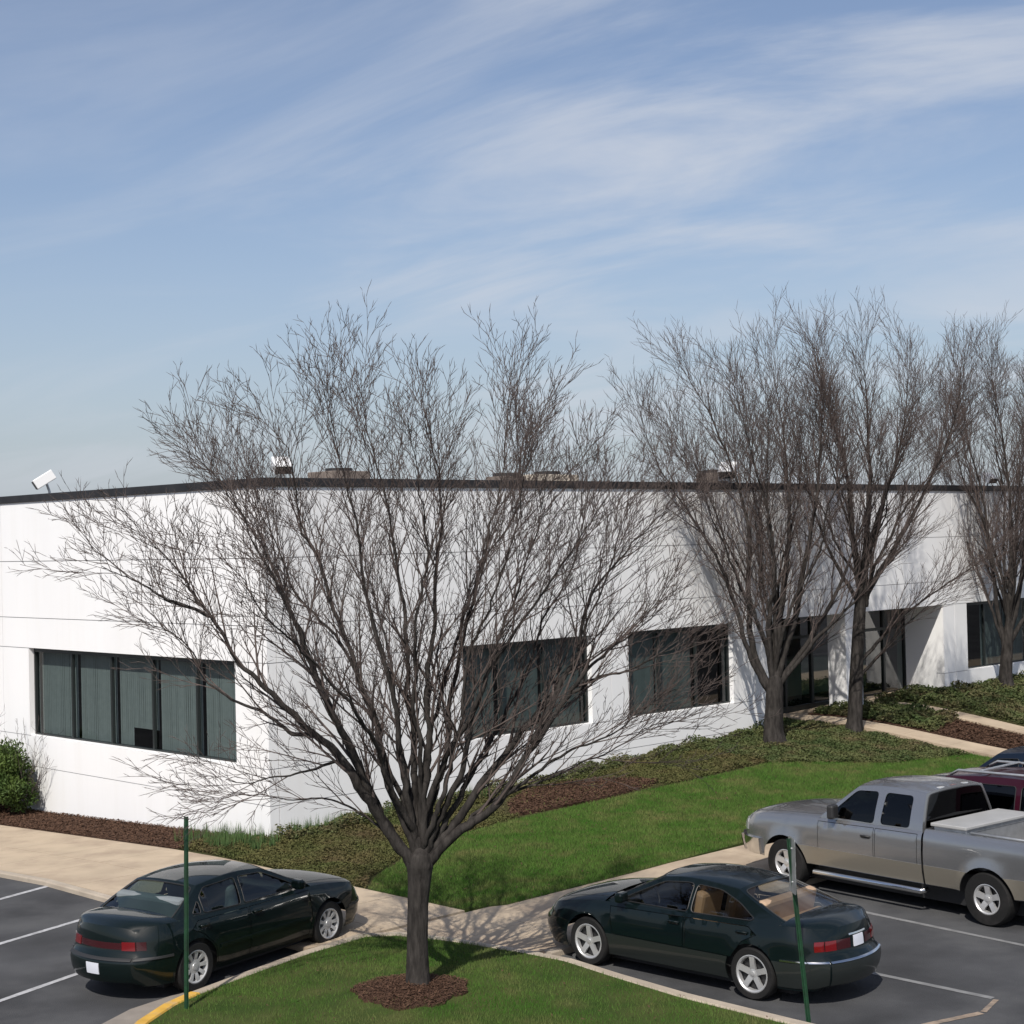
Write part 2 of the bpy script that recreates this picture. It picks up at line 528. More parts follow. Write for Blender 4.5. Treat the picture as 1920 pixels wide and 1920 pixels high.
# island with the big tree
isl = [(-3.62, 7.22), (-3.25, 7.55), (-2.98, 8.4), (-2.78, 9.7), (-2.72, 10.4), (-2.86, 11.4), (-2.98, 12.6), (-3.0, 14.2), (-3.0, 22),
       (-14, 22), (-14, 11.2), (-11.5, 10.6), (-9.8, 9.9), (-8.7, 9.1), (-8.0, 8.5), (-7.4, 8.12), (-6.9, 7.93), (-5.95, 7.68), (-4.75, 7.38)]
def hisl(s, t):
    d = math.hypot(s+5.2, t-10.1)
    return .05*sm(1-d/4)+.12*sm(1-d/.95)
patch('island_lawn', isl, MT['turf'], KH-.005, .35, hf=lambda a, b: hisl(a, b))
def seg(poly, i, j): return [poly[k % len(poly)] for k in range(i, j+1)]
outer = seg(isl, 9+2-1, len(isl)-1)
strip('island_kerb', seg(isl, 0, 8), .16, KH+.02, MT['kerb'])
strip('island_kerb', seg(isl, 16, 18)+[isl[0]], .16, KH+.02, MT['kerb'])
strip('yellow_kerb', seg(isl, 10, 16), .16, KH+.025, MT['yellow'])
gp = [(-14, 10.85), (-11.6, 10.25), (-10, 9.55), (-8.95, 8.75), (-8.2, 8.15), (-7.6, 7.8), (-7.0, 7.64), (-6.2, 7.5)]
V = []; F = []
for i, (a, b) in enumerate(gp):
    p0 = Vector(gp[max(0, i-1)]); p1 = Vector(gp[min(len(gp)-1, i+1)]); d = (p1-p0).normalized(); nn = Vector((-d.y, d.x))
    wd = .20 if i < 5 else .16-.05*(i-5)
    V += [P(a-nn.x*wd, b-nn.y*wd, .006), P(a+nn.x*wd, b+nn.y*wd, .006)]
    if i: F.append((2*i-2, 2*i-1, 2*i+1, 2*i))
o = mobj('gutter', V, F, MT['gutter']); tag(o, kind='structure')
if o.data.polygons[0].normal.z < 0: o.data.flip_normals()

def linepaint(pts, wd=.1, m='line'):
    (a, b), (c, d) = pts
    A = P(a, b); B = P(c, d); dd = (B-A).normalized(); nn = Vector((-dd.y, dd.x, 0))*wd/2
    k = 14; V = []; F = []
    rnd = random.Random(int(a*100))
    for i in range(k+1):
        q = A.lerp(B, i/k); e = nn*(1+rnd.uniform(-.12, .12)); z = Vector((0, 0, hgt(a, b)*0+.005))
        V += [q-e+z, q+e+z]
        if i: F.append((2*i-2, 2*i-1, 2*i+1, 2*i))
    o = mobj('parking_line', V, F, MT[m])
    if o.data.polygons[0].normal.z < 0: o.data.flip_normals()
    tag(o, kind='structure')
linepaint([(-4.72, .15), (-10.5, 1.9)])
linepaint([(-4.72, 2.58), (-10.5, 4.2)])
linepaint([(-6.9, 5.52), (-12.5, 7.3)])
linepaint([(-4.72, -2.7), (-10.5, -1.1)])
linepaint([(2.55, 9.93), (2.0, 15.3)], .1, 'line2')
linepaint([(-.35, 9.93), (-.42, 15.3)], .1, 'line2')
linepaint([(5.6, 9.93), (5.3, 15.3)], .1, 'line2')
linepaint([(8.4, 9.93), (8.3, 15.3)], .1, 'line2')
linepaint([(-.45, 15.36), (-1.0, 15.5)], .07, 'worn')
linepaint([(-1.05, 15.5), (-1.9, 15.25)], .10, 'worn')
linepaint([(-1.9, 15.25), (-2.8, 15.6)], .12, 'worn')

# lawns and beds
lawn = [(-.95, 7.42), (2.1, 7.35), (6.0, 7.14), (10, 6.95), (17.2, 6.88), (17.2, 4.9), (14.5, 4.3), (13.2, 3.3), (12.3, 2.62), (9.6, 2.6), (7.6, 2.5), (4.1, 2.5), (2.0, 2.75), (.45, 3.4), (-1.0, 4.3), (-1.62, 4.9), (-1.62, 7.1)]
patch('lawn', lawn, MT['turf'], KH+.008, .45)
bedA = [(-1.62, 4.88), (-1.0, 4.28), (.45, 3.38), (2.0, 2.73), (4.1, 2.48), (7.6, 2.48), (9.6, 2.58), (12.3, 2.6), (13.2, 3.28), (14.5, 4.28), (17.2, 4.88), (17.2, -.8), (16.1, -.8), (16.1, .005), (.005, .005), (-.005, -.9), (-1.62, -.9)]
patch('planting_bed', bedA, MT['soil'], KH-.015, .45)
patch('mulch_bed', [(-1.62, -.9), (-.005, -.9), (-.005, -60), (-1.62, -60)], MT['mulch'], KH+.0, .9)
patch('mulch_patch', rounded([(4.2, 2.25), (5.0, 1.3), (6.2, .6), (7.4, .5), (8.6, 1.3), (8.9, 2.2), (7, 2.42)], .5), MT['mulch'], KH+.035, .35, skirt=.08)
bedB = [(18.6, 6.85), (20.7, 6.85), (20.7, -1.2), (18.6, -1.2)]
patch('door_bed', bedB, MT['mulch'], KH-.01, .45)
bedC = [(21.8, 6.85), (60, 6.85), (60, .005), (24.35, .005), (24.35, -.9), (21.8, -.9)]
patch('side_bed', bedC, MT['soil'], KH-.01, .6)
def path(name, s0, s1, s2, s3):
    q = []; tt = -1.3
    while tt < 6.85:
        t1 = min(6.85, tt+1.35); k0 = (tt+1.3)/8.15; k1 = (t1+1.3)/8.15
        a0 = s0+(s2-s0)*k0; b0 = s1+(s3-s1)*k0; a1 = s0+(s2-s0)*k1; b1 = s1+(s3-s1)*k1
        for j in range(3):
            u0 = tt+(t1-tt-.012)*j/3; u1 = tt+(t1-tt-.012)*(j+1)/3
            q.append([(a0+(a1-a0)*j/3, u0), (b0+(b1-b0)*j/3, u0), (b0+(b1-b0)*(j+1)/3, u1), (a0+(a1-a0)*(j+1)/3, u1)])
        tt = t1
    walk(name, q, KH+.02)
path('entrance_path', 17.5, 18.15, 17.5, 18.6)
path('entrance_path', 20.8, 21.5, 20.75, 21.6)
patch('threshold', [(15.9, -.82), (24.33, -.82), (24.33, -1.28), (15.9, -1.28)], MT['concrete'], KH+.01, .5)

# scattered blades, leaves and chips, one object per kind
def scatter(name, poly, count, fn, m, seed=1, dens=None, hf=hgt, zoff=KH, kind='stuff', label=None):
    rnd = random.Random(seed)
    x0 = min(p[0] for p in poly); x1 = max(p[0] for p in poly); y0 = min(p[1] for p in poly); y1 = max(p[1] for p in poly)
    V = []; F = []; c = 0; tries = 0
    while c < count and tries < count*8:
        tries += 1
        a = rnd.uniform(x0, x1); b = rnd.uniform(y0, y1)
        if not inside((a, b), poly): continue
        if dens and rnd.random() > dens(a, b): continue
        fn(V, F, P(a, b, hf(a, b)+zoff), rnd, a, b); c += 1
    n = len(V)
    me = bpy.data.meshes.new(name); me.from_pydata(V, [], F); me.update(); me.materials.append(m)
    o = bpy.data.objects.new(name, me); COL.objects.link(o)
    tag(o, kind=kind, label=label)
    return o
def blade(h0, h1, wd):
    def fn(V, F, p, r, a, b):
        h = r.uniform(h0, h1); an = r.uniform(0, 6.283); w2 = wd*r.uniform(.6, 1.3)
        cx, cy = math.cos(an), math.sin(an); lx = r.uniform(-.6, .6)*h; ly = r.uniform(-.6, .6)*h
        i = len(V)
        V += [(p.x-cx*w2, p.y-cy*w2, p.z-.01), (p.x+cx*w2, p.y+cy*w2, p.z-.01), (p.x+lx, p.y+ly, p.z+h)]
        F.append((i, i+1, i+2))
    return fn
def leaf(sz, h0, h1):
    def fn(V, F, p, r, a, b):
        q = p+Vector((0, 0, r.uniform(h0, h1)*(.5+.9*abs(math.sin(a*2.3+1)*math.cos(b*3.1+a)))))
        e = Vector((r.gauss(0, 1), r.gauss(0, 1), r.gauss(0, .5))).normalized()*sz*r.uniform(.6, 1.4)
        f = e.cross(Vector((r.gauss(0, 1), r.gauss(0, 1), r.gauss(0, 1)))).normalized()*sz*r.uniform(.35, .7)
        i = len(V); V += [q-e, q-f, q+e, q+f]; F.append((i, i+1, i+2, i+3))
    return fn
def chip(sz):
    def fn(V, F, p, r, a, b):
        q = p+Vector((0, 0, r.uniform(0, .035)))
        e = Vector((r.gauss(0, 1), r.gauss(0, 1), r.gauss(0, .3))).normalized()*sz*r.uniform(.5, 1.5)
        f = e.cross(Vector((r.gauss(0, .4), r.gauss(0, .4), 1))).normalized()*sz*r.uniform(.2, .45)
        i = len(V); V += [q-e, q-f, q+e, q+f]; F.append((i, i+1, i+2, i+3))
    return fn
ivis = [(-3.62, 7.25), (-3.25, 7.6), (-3.0, 8.4), (-2.85, 9.7), (-2.8, 10.4), (-2.95, 11.4), (-3.08, 12.6), (-3.1, 15), (-9.8, 15), (-9.6, 9.95), (-8.6, 9.15), (-7.9, 8.6), (-7.35, 8.2), (-6.85, 8.0), (-5.95, 7.76), (-4.75, 7.46)]
def ring(a, b):
    d = math.hypot(a+5.2, b-10.1)
    return (.25 if d > .5 else 0) if d < .72 else (.35+.65*min(1, max(.0, (math.sin(a*1.7+b*.9)+1)*.7)) if (a+7.2)**2+(b-8.9)**2 > .5 else .25)
scatter('island_grass', ivis, 95000, blade(.02, .055, .0035), MT['grass'], 5, ring, lambda a, b: hisl(a, b), KH-.003)
scatter('lawn_grass', lawn, 150000, blade(.025, .065, .006), MT['grass'], 6, None, hgt, KH+.01)
mcirc = [(-5.2+(.70+.05*math.sin(3*k*.1309+1)+.035*math.sin(8*k*.1309)+.02*math.sin(3.1*k))*math.cos(k*.1309), 10.1+(.70+.05*math.sin(3*k*.1309+1)+.035*math.sin(8*k*.1309)+.02*math.sin(3.1*k))*math.sin(k*.1309)) for k in range(48)]
patch('mulch_ring', mcirc, MT['mulch'], KH+.01, .12, hf=lambda a, b: hisl(a, b), skirt=.1, ridge=.02)
scatter('mulch_ring_chips', mcirc, 5000, chip(.022), MT['chips'], 7, None, lambda a, b: hisl(a, b), KH+.015)
scatter('mulch_bed_chips', [(-1.62, -.6), (-.02, -.6), (-.02, -11.5), (-1.62, -11.5)], 15000, chip(.035), MT['chips'], 8, None, hgt, KH+.01)
scatter('mulch_patch_chips', [(4.2, 2.25), (5.0, 1.3), (6.2, .6), (7.4, .5), (8.6, 1.3), (8.9, 2.2), (7, 2.42)], 6000, chip(.035), MT['chips'], 9, None, hgt, KH+.04)
def dA(a, b):
    if 4.3 < a < 8.8 and .7 < b < 2.4: return .05
    return .9 if b > .3 or a < 0 else 1
covA = [(-1.6, 4.8), (-1.0, 4.2), (.45, 3.3), (2.0, 2.66), (4.1, 2.4), (7.6, 2.4), (9.6, 2.5), (12.3, 2.5), (12.3, .05), (.05, .05), (-.05, -.8), (-1.55, -.75)]
scatter('ground_cover', covA, 85000, leaf(.024, .0, .09), MT['cover'], 11, dA)
scatter('wall_cover', [(.05, .75), (.05, .05), (15.9, .05), (15.9, .55), (8, .5), (3, .6)], 15000, leaf(.036, .0, .22), MT['cover2'], 12)
covB = [(12.2, 2.7), (13.2, 3.4), (14.5, 4.4), (17.1, 5.0), (17.1, -.7), (16.2, -.7), (16.2, .05), (12.2, .05)]
scatter('ivy_cover', covB, 52000, leaf(.030, 0, .10), MT['cover2'], 13)
scatter('ivy_between_paths', [(18.65, 3.0), (20.65, 2.6), (20.65, -.7), (18.65, -.7)], 14000, leaf(.045, 0, .22), MT['cover2'], 14)
scatter('chips_between_paths', [(18.65, 6.8), (20.65, 6.8), (20.65, 2.4), (18.65, 2.4)], 6000, chip(.05), MT['chips'], 15)
scatter('ivy_side', [(21.85, 6.8), (34, 6.8), (34, .05), (24.4, .05), (24.4, -.8), (21.85, -.8)], 60000, leaf(.048, 0, .2), MT['cover2'], 16)
scatter('fallen_leaves', ivis, 420, chip(.022), MT['chips'], 31, None, lambda a, b: hisl(a, b), KH+.03)
scatter('lawn_fallen_leaves', lawn, 500, chip(.03), MT['chips'], 32, None, hgt, KH+.05)
def tuft(V, F, p, r, a, b):
    for k in range(14):
        an = r.uniform(0, 6.283); h = r.uniform(.15, .38); l = r.uniform(.05, .3)*h
        q = p+Vector((r.gauss(0, .04), r.gauss(0, .04), 0)); i = len(V); cx, cy = math.cos(an)*.008, math.sin(an)*.008
        V += [(q.x-cx, q.y-cy, q.z), (q.x+cx, q.y+cy, q.z), (q.x+l*math.cos(an+1.5), q.y+l*math.sin(an+1.5), q.z+h)]
        F.append((i, i+1, i+2))
scatter('tall_tufts', [(-1.3, 1.0), (-.1, .6), (-.1, -1.5), (-1.2, -1.7)], 75, tuft, MT['blade'], 17)
scatter('wall_tufts', [(.1, .5), (.1, .1), (5.5, .1), (5.5, .5)], 70, tuft, MT['blade'], 18)

# ------------------------------------------------------------------ the office building
bld = empty('office_building', P(0, 0, 0), AN)
tag(bld, 'long white one storey office building with dark roof edge and recessed glass entrance', 'building')
bpy.context.view_layer.update()
binv = bld.matrix_world.inverted()
def bpart(mb, name, m, parent=None, **k):
    q = MB(); q.v = [binv @ v for v in mb.v]; q.f = mb.f
    return q.build(name, m, parent or bld, **k)
JZ = [-.9, .70, 1.40, 3.42, 4.12, 5.43, 6.88]
JG = .016
TH = .28
LEN = 78; DEP = 62
def facade(ax, L0, L1, opens, name):
    """ax 'R': long wall in plane t=0; 'L': short wall in plane s=0. opens: (a0,a1,z0,z1)"""
    mb = MB(); jb = MB()
    vj = [x for x in VJ[ax] if L0 < x < L1]
    def box(m, a0, a1, z0, z1, d0, d1):
        if ax == 'R': m.stbox(a0, a1, -d1, -d0, z0, z1)
        else: m.stbox(d0, d1, -a1, -a0, z0, z1)
    for i in range(len(JZ)-1):
        z0 = JZ[i]+(JG/2 if i else 0); z1 = JZ[i+1]-(JG/2 if i < len(JZ)-2 else 0)
        cuts = [L0]+vj+[L1]
        segs = [(cuts[k]+(JG/2 if k else 0), cuts[k+1]-(JG/2 if k < len(cuts)-2 else 0)) for k in range(len(cuts)-1)]
        for o in opens:
            if o[2] < z1-.05 and o[3] > z0+.05:
                ns = []
                for a, b in segs:
                    if o[1] <= a or o[0] >= b: ns.append((a, b)); continue
                    if o[0] > a: ns.append((a, o[0]))
                    if o[1] < b: ns.append((o[1], b))
                segs = ns
        zz0, zz1 = z0, z1
        for a, b in segs: box(mb, a, b, zz0, zz1, 0, TH)
    # backing behind the joints, cut round the openings
    xs = sorted(set([L0+.01, L1-.01]+[x for o in opens for x in (o[0]-.012, o[1]+.012)]))
    for a, b in zip(xs, xs[1:]):
        mid = (a+b)/2; o = [q for q in opens if q[0] < mid < q[1]]
        if not o: box(jb, a, b, -.8, 6.8, .03, TH-.05)
        else:
            o = o[0]
            if o[2] > -.5: box(jb, a, b, -.8, o[2]-.012, .03, TH-.05)
            box(jb, a, b, o[3]+.012, 6.8, .03, TH-.05)
    w_ = bpart(mb, 'wall', MT['white'])
    bpart(jb, 'wall_joint', MT['joint'], w_)
    w_['label'] = name
VJ = {'R': [.22, 4.1, 9.72, 15.2, 25.0, 31.6, 38, 44, 50, 56, 62, 68], 'L': [10.6, 16, 22, 28, 34, 40, 46, 52]}
winR = [(5.05, 9.06), (10.34, 14.3), (25.7, 29.7), (32.6, 36.6), (40, 44), (48, 52)]
winL = [(1.07, 9.35), (17, 25), (33, 41)]
facade('R', 0, LEN, [(a, b, 1.40, 3.42) for a, b in winR]+[(16.0, 24.35, -.9, 3.46)], 'white panelled wall of the long side with the entrance')
facade('L', TH+.004, DEP, [(a, b, 1.40, 3.42) for a, b in winL], 'bright white panelled wall of the short side')
# far walls close the volume
far = MB(); far.stbox(TH, LEN, -DEP, -DEP+TH, -.9, 6.88); far.stbox(LEN-TH, LEN-.002, -DEP+TH, -TH, -.9, 6.88)
bpart(far, 'wall', MT['white'])
rf = MB(); rf.stbox(TH+.01, LEN-TH-.01, -DEP+TH+.01, -TH-.01, 6.2, 6.35)
bpart(rf, 'roof', MT['roofm'])
fl = MB(); fl.stbox(TH+.01, LEN-TH-.01, -DEP+TH+.01, -TH-1.6, .82, .95)
fl2 = MB(); fl2.stbox(TH+.01, LEN-TH-.01, -DEP+TH+.01, -TH-1.7, 3.6, 3.7)
bpart(fl, 'interior_floor', MT['floor']); bpart(fl2, 'interior_ceiling', MT['dark'])
cp = MB()
cp.stbox(-.04, LEN, -.36, .04, 6.80, 6.97)
cp.stbox(-.04, .36, -DEP, -.362, 6.80, 6.97)
bpart(cp, 'parapet_cap', MT['cap'], bevel=.01)

def window(ax, a0, a1, mull, dark_panes=(), half=None, label=None):
    def box(m, x0, x1, z0, z1, d0, d1):
        if ax == 'R': m.stbox(x0, x1, -d1, -d0, z0, z1)
        else: m.stbox(d0, d1, -x1, -x0, z0, z1)
    z0, z1 = 1.40, 3.42
    fr = MB(); rc = .13
    fw = .055
    box(fr, a0, a1, z0, z0+fw, rc, rc+.1); box(fr, a0, a1, z1-.09, z1, rc, rc+.1)
    box(fr, a0, a0+fw, z0+fw, z1-.09, rc, rc+.1); box(fr, a1-fw, a1, z0+fw, z1-.09, rc, rc+.1)
    edges = [a0+fw]
    for k in mull:
        box(fr, k-.032, k+.032, z0+fw, z1-.09, rc, rc+.07); edges += [k-.032, k+.032]
    edges.append(a1-fw)
    f = bpart(fr, 'window', MT['frame'])
    if label: f['label'] = label
    gl = MB()
    for i in range(0, len(edges), 2):
        if ax == 'R': gl.add([P(edges[i], -rc-.055, z0+fw), P(edges[i+1], -rc-.055, z0+fw), P(edges[i+1], -rc-.055, z1-.09), P(edges[i], -rc-.055, z1-.09)], [(0, 1, 2, 3)])
        else: gl.add([P(rc+.055, -edges[i], z0+fw), P(rc+.055, -edges[i+1], z0+fw), P(rc+.055, -edges[i+1], z1-.09), P(rc+.055, -edges[i], z1-.09)], [(0, 1, 2, 3)])
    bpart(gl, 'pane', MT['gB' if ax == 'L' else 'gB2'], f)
    bl = MB(); rnd = random.Random(int(a0*10))
    for i in range(0, len(edges), 2):
        if i//2 in dark_panes: continue
        x = edges[i]+.03; zb_ = z0+.03
        while x < edges[i+1]-.05:
            zlo = zb_
            if half and i//2 == half and x < edges[i]+(edges[i+1]-edges[i])*.62: zlo = z0+.42
            w_ = .098; ang = .12+rnd.uniform(-.06, .06)
            dx = w_*math.cos(ang)/2; dy = w_*math.sin(ang)/2
            xs = x+w_/2
            pts = []
            for z in (zlo, z1-.1):
                for sg in (-1, 1):
                    if ax == 'R': pts.append(P(xs+sg*dx, -(rc+.2+sg*dy), z))
                    else: pts.append(P(rc+.2+sg*dy, -(xs+sg*dx), z))
            bl.add(pts, [(0, 1, 3, 2)])
            x += .078
    if bl.f: bpart(bl, 'vertical_blind', MT['blind'], f)
    si = MB(); box(si, a0, a1, z0-.002, z0+.02, .02, rc-.003)
    bpart(si, 'sill', MT['white'], f)
    return f
window('L', 1.07, 9.35, [2.62, 4.27, 5.93, 7.62], half=2, label='five pane window in the bright short wall')
window('R', 5.05, 9.06, [6.3, 7.65], label='three pane window nearer the corner of the long wall', dark_panes=())
window('R', 10.34, 14.3, [11.6, 13.0], dark_panes=(2,), label='three pane window left of the entrance')
window('R', 25.7, 29.7, [26.95, 28.35], dark_panes=(0,), label='window right of the entrance')
for a, b in winR[3:]: window('R', a, b, [a+1.3, a+2.65])
for a, b in winL[1:]: window('L', a, b, [a+1.6, a+3.2, a+4.8, a+6.4])
# entrance recess
ent = MB(); RD = 1.3
ent.stbox(24.352, 24.6, -RD-.3, -TH-.002, -.5, 3.9)
ent.stbox(15.75, 15.998, -RD-.3, -TH-.002, -.5, 3.9)
ent.stbox(16.0, 24.35, -RD-.3, -TH-.002, 3.462, 3.7)
e_ = bpart(ent, 'entrance_recess', MT['white'])
pl = MB(); pl.stbox(19.32, 20.1, -.62, -.02, .2, 3.458)
bpart(pl, 'pillar', MT['white'], bevel=.01)
ef = MB(); eg = MB()
bays = [16.0, 17.15, 18.3, 19.55, 20.8, 22.0, 23.2, 24.35]
zf = .72
for i, x in enumerate(bays):
    ef.stbox(max(16.0, x-.05), min(24.35, x+.05), -RD-.1, -RD, zf, 3.455)
for i in range(len(bays)-1):
    a = bays[i]+.05; b = bays[i+1]-.05
    ef.stbox(a, b, -RD-.1, -RD, zf, zf+.16); ef.stbox(a, b, -RD-.1, -RD, 3.33, 3.455)
    ef.stbox(a, b, -RD-.1, -RD, 2.72, 2.80)
    for q0, q1 in ((zf+.16, 2.72), (2.80, 3.33)): eg.add([P(a, -RD-.05, q0), P(b, -RD-.05, q0), P(b, -RD-.05, q1), P(a, -RD-.05, q1)], [(0, 1, 2, 3)])
fe = bpart(ef, 'entrance_frame', MT['frame'])
bpart(eg, 'entrance_glass', MT['gE'], fe)
dh = MB()
for x in (17.25, 17.05): dh.tube([P(x, -RD+.05, 1.55), P(x, -RD+.05, 2.05)], .015, 6)
bpart(dh, 'door_handle', MT['chrome'], fe)
ds = MB(); ds.stbox(19.6, 24.0, -RD-1.9, -RD-1.2, .95, 2.0)
bpart(ds, 'reception_desk', MT['beige'])

# things standing on the roof
def floodlight(s, t, z, rz, label, k=1.0):
    r = empty('floodlight', P(s, t, z), rz); tag(r, label, 'floodlight')
    R_ = Matrix.Rotation(math.radians(32), 3, 'Y')
    hb = MB(); c = Vector((.12*k, 0, .40*k))
    hb.box(c, (.50*k, .44*k, .24*k), R_)
    hb.build('lamp_housing', MT['floodw'], r, bevel=.02)
    gb = MB(); gb.box(c+R_ @ Vector((.255*k, 0, 0)), (.012, .40*k, .20*k), R_)
    gb.build('lamp_glass', MT['frame'], r)
    ab = MB(); ab.tube([(0, 0, -.55), (0, 0, .12*k), (.06*k, 0, .30*k)], .03*k, 8)
    ab.box((0, 0, -.56), (.2, .2, .03))
    ab.build('bracket', MT['steel'], r, smooth=True, sharp=40)
    return r
floodlight(.5, -9.15, 6.92, math.radians(200), 'white floodlight on the short wall roof edge, far from the trees')
floodlight(.85, -.6, 6.92, math.radians(290), 'white floodlight on the roof edge just above the building corner', .8)
floodlight(15.1, -.6, 6.92, math.radians(250), 'white floodlight on the roof behind the crown of the second tree', 1.0)
floodlight(28.2, -.6, 6.92, math.radians(300), 'small white floodlight on the roof edge behind the rightmost tree', .8)
def roofunit(s0, s1, t0, t1, h, m, label, louv=True):
    r = empty('rooftop_unit', P((s0+s1)/2, (t0+t1)/2, 6.35), AN); tag(r, label, 'rooftop unit')
    a = (s1-s0)/2; b = (t1-t0)/2
    q = MB(); q.box((0, 0, h/2+.05), (2*a, 2*b, h)); q.box((0, 0, .05), (2*a+.1, 2*b+.1, .12)); q.build('cabinet', MT[m], r, bevel=.02)
    l = MB()
    for i in range(6): l.box((0, -b-.012, .25+i*(h-.3)/6), (2*a*.8, .02, .05))
    l.build('louvre', MT['steel'], r)
    f = MB(); f.lathe([(.0, .02), (.3, .02), (.32, 0), (.32, .08), (.28, .08)], (0, 0, h+.05), (0, 0, 1), 20); f.build('fan_cowl', MT['black'], r)
roofunit(5.0, 6.1, -5.2, -4.2, .96, 'unit', 'brown rooftop unit behind the middle of the big tree crown')
roofunit(7.75, 8.5, -2.0, -1.4, .74, 'unit', 'small dark brown box on the roof, left of a long beige unit')
roofunit(8.9, 10.4, -2.2, -1.5, .80, 'beige', 'long low beige rooftop unit beside a small brown box')
roofunit(16.2, 16.9, -2.6, -1.9, .94, 'unit', 'brown rooftop box beside the floodlight behind the second tree')
# ------------------------------------------------------------------ trees
class TB:
    """fast tube collector"""
    def __init__(s): s.v = []; s.f = []
    def tube(s, pts, rads, n):
        b0 = len(s.v); prev = None; m = len(pts)
        for i in range(m):
            p = pts[i]
            d = pts[min(i+1, m-1)]-pts[max(i-1, 0)]
            if d.length < 1e-9: d = Vector((0, 0, 1))
            d.normalize()
            if prev is None: prev = d.orthogonal().normalized()
            else:
                prev = prev-d*prev.dot(d)
                prev = prev.normalized() if prev.length > 1e-6 else d.orthogonal().normalized()
            q = d.cross(prev); r = rads[i]
            if i == m-1 and n <= 4:
                s.v.append(p[:]); break
            for k in range(n):
                a = 6.28318*k/n
                s.v.append((p+prev*(math.cos(a)*r)+q*(math.sin(a)*r))[:])
        for i in range(m-1):
            b = b0+i*n
            if i == m-2 and n <= 4:
                for k in range(n): s.f.append((b+k, b+(k+1) % n, b0+(m-1)*n))
            else:
                for k in range(n): s.f.append((b+k, b+(k+1) % n, b+n+(k+1) % n, b+n+k))
    def build(s, name, m, parent):
        return mobj(name, s.v, s.f, m, parent, smooth=True)

def catmull(pts, k):
    o = []
    n = len(pts)
    for i in range(n-1):
        p0 = pts[max(0, i-1)]; p1 = pts[i]; p2 = pts[i+1]; p3 = pts[min(n-1, i+2)]
        for j in range(k):
            t = j/k
            o.append(.5*((2*p1)+(p2-p0)*t+(2*p0-5*p1+4*p2-p3)*t*t+(3*p1-p0-3*p2+p3)*t*t*t))
    o.append(pts[-1]); return o

def grow(tb, rnd, p0, d0, length, r0, level, cfg):
    """one branch with its own children"""
    maxl = cfg['levels']
    segl = (.16, .12, .10, .09)[min(level, 3)]*cfg.get('seg', 1)
    n = max(3, int(length/segl)); pts = [p0.copy()]; d = d0.normalized(); st = length/n
    wob = cfg['wob']*(1+.45*level)
    for i in range(n):
        d = (d+Vector((rnd.gauss(0, wob), rnd.gauss(0, wob), rnd.gauss(0, wob)+cfg['up']*(1 if level < 2 else .5)))).normalized()
        pts.append(pts[-1]+d*st)
    rt = cfg['tip']
    rads = [max(rt, r0*(1-(i/n))**.8) for i in range(n+1)]
    tb.tube(pts, rads, 5 if level == 1 else 3)
    if level >= maxl: return
    gap = cfg['gap'][level]
    x = length*.12+rnd.uniform(0, gap); k = 0
    while x < length*.97:
        i = min(n-1, int(x/st)); f = x/st-i
        q = pts[i].lerp(pts[i+1], min(1, f)); td = (pts[i+1]-pts[i]).normalized()
        ax = td.orthogonal().normalized(); ax.rotate(Matrix.Rotation(k*2.4+rnd.uniform(-.6, .6), 3, td))
        ang = math.radians(rnd.uniform(*cfg['ang']))
        cd_ = td*math.cos(ang)+ax*math.sin(ang); cd_.z += cfg['lift']
        fr = x/length
        ln = cfg['len'][level]*rnd.uniform(.55, 1.25)*(1-.55*fr)
        grow(tb, rnd, q, cd_, ln, max(rt, min(r0*.55, rads[i]*.7)), level+1, cfg)
        x += gap*rnd.uniform(.6, 1.5); k += 1

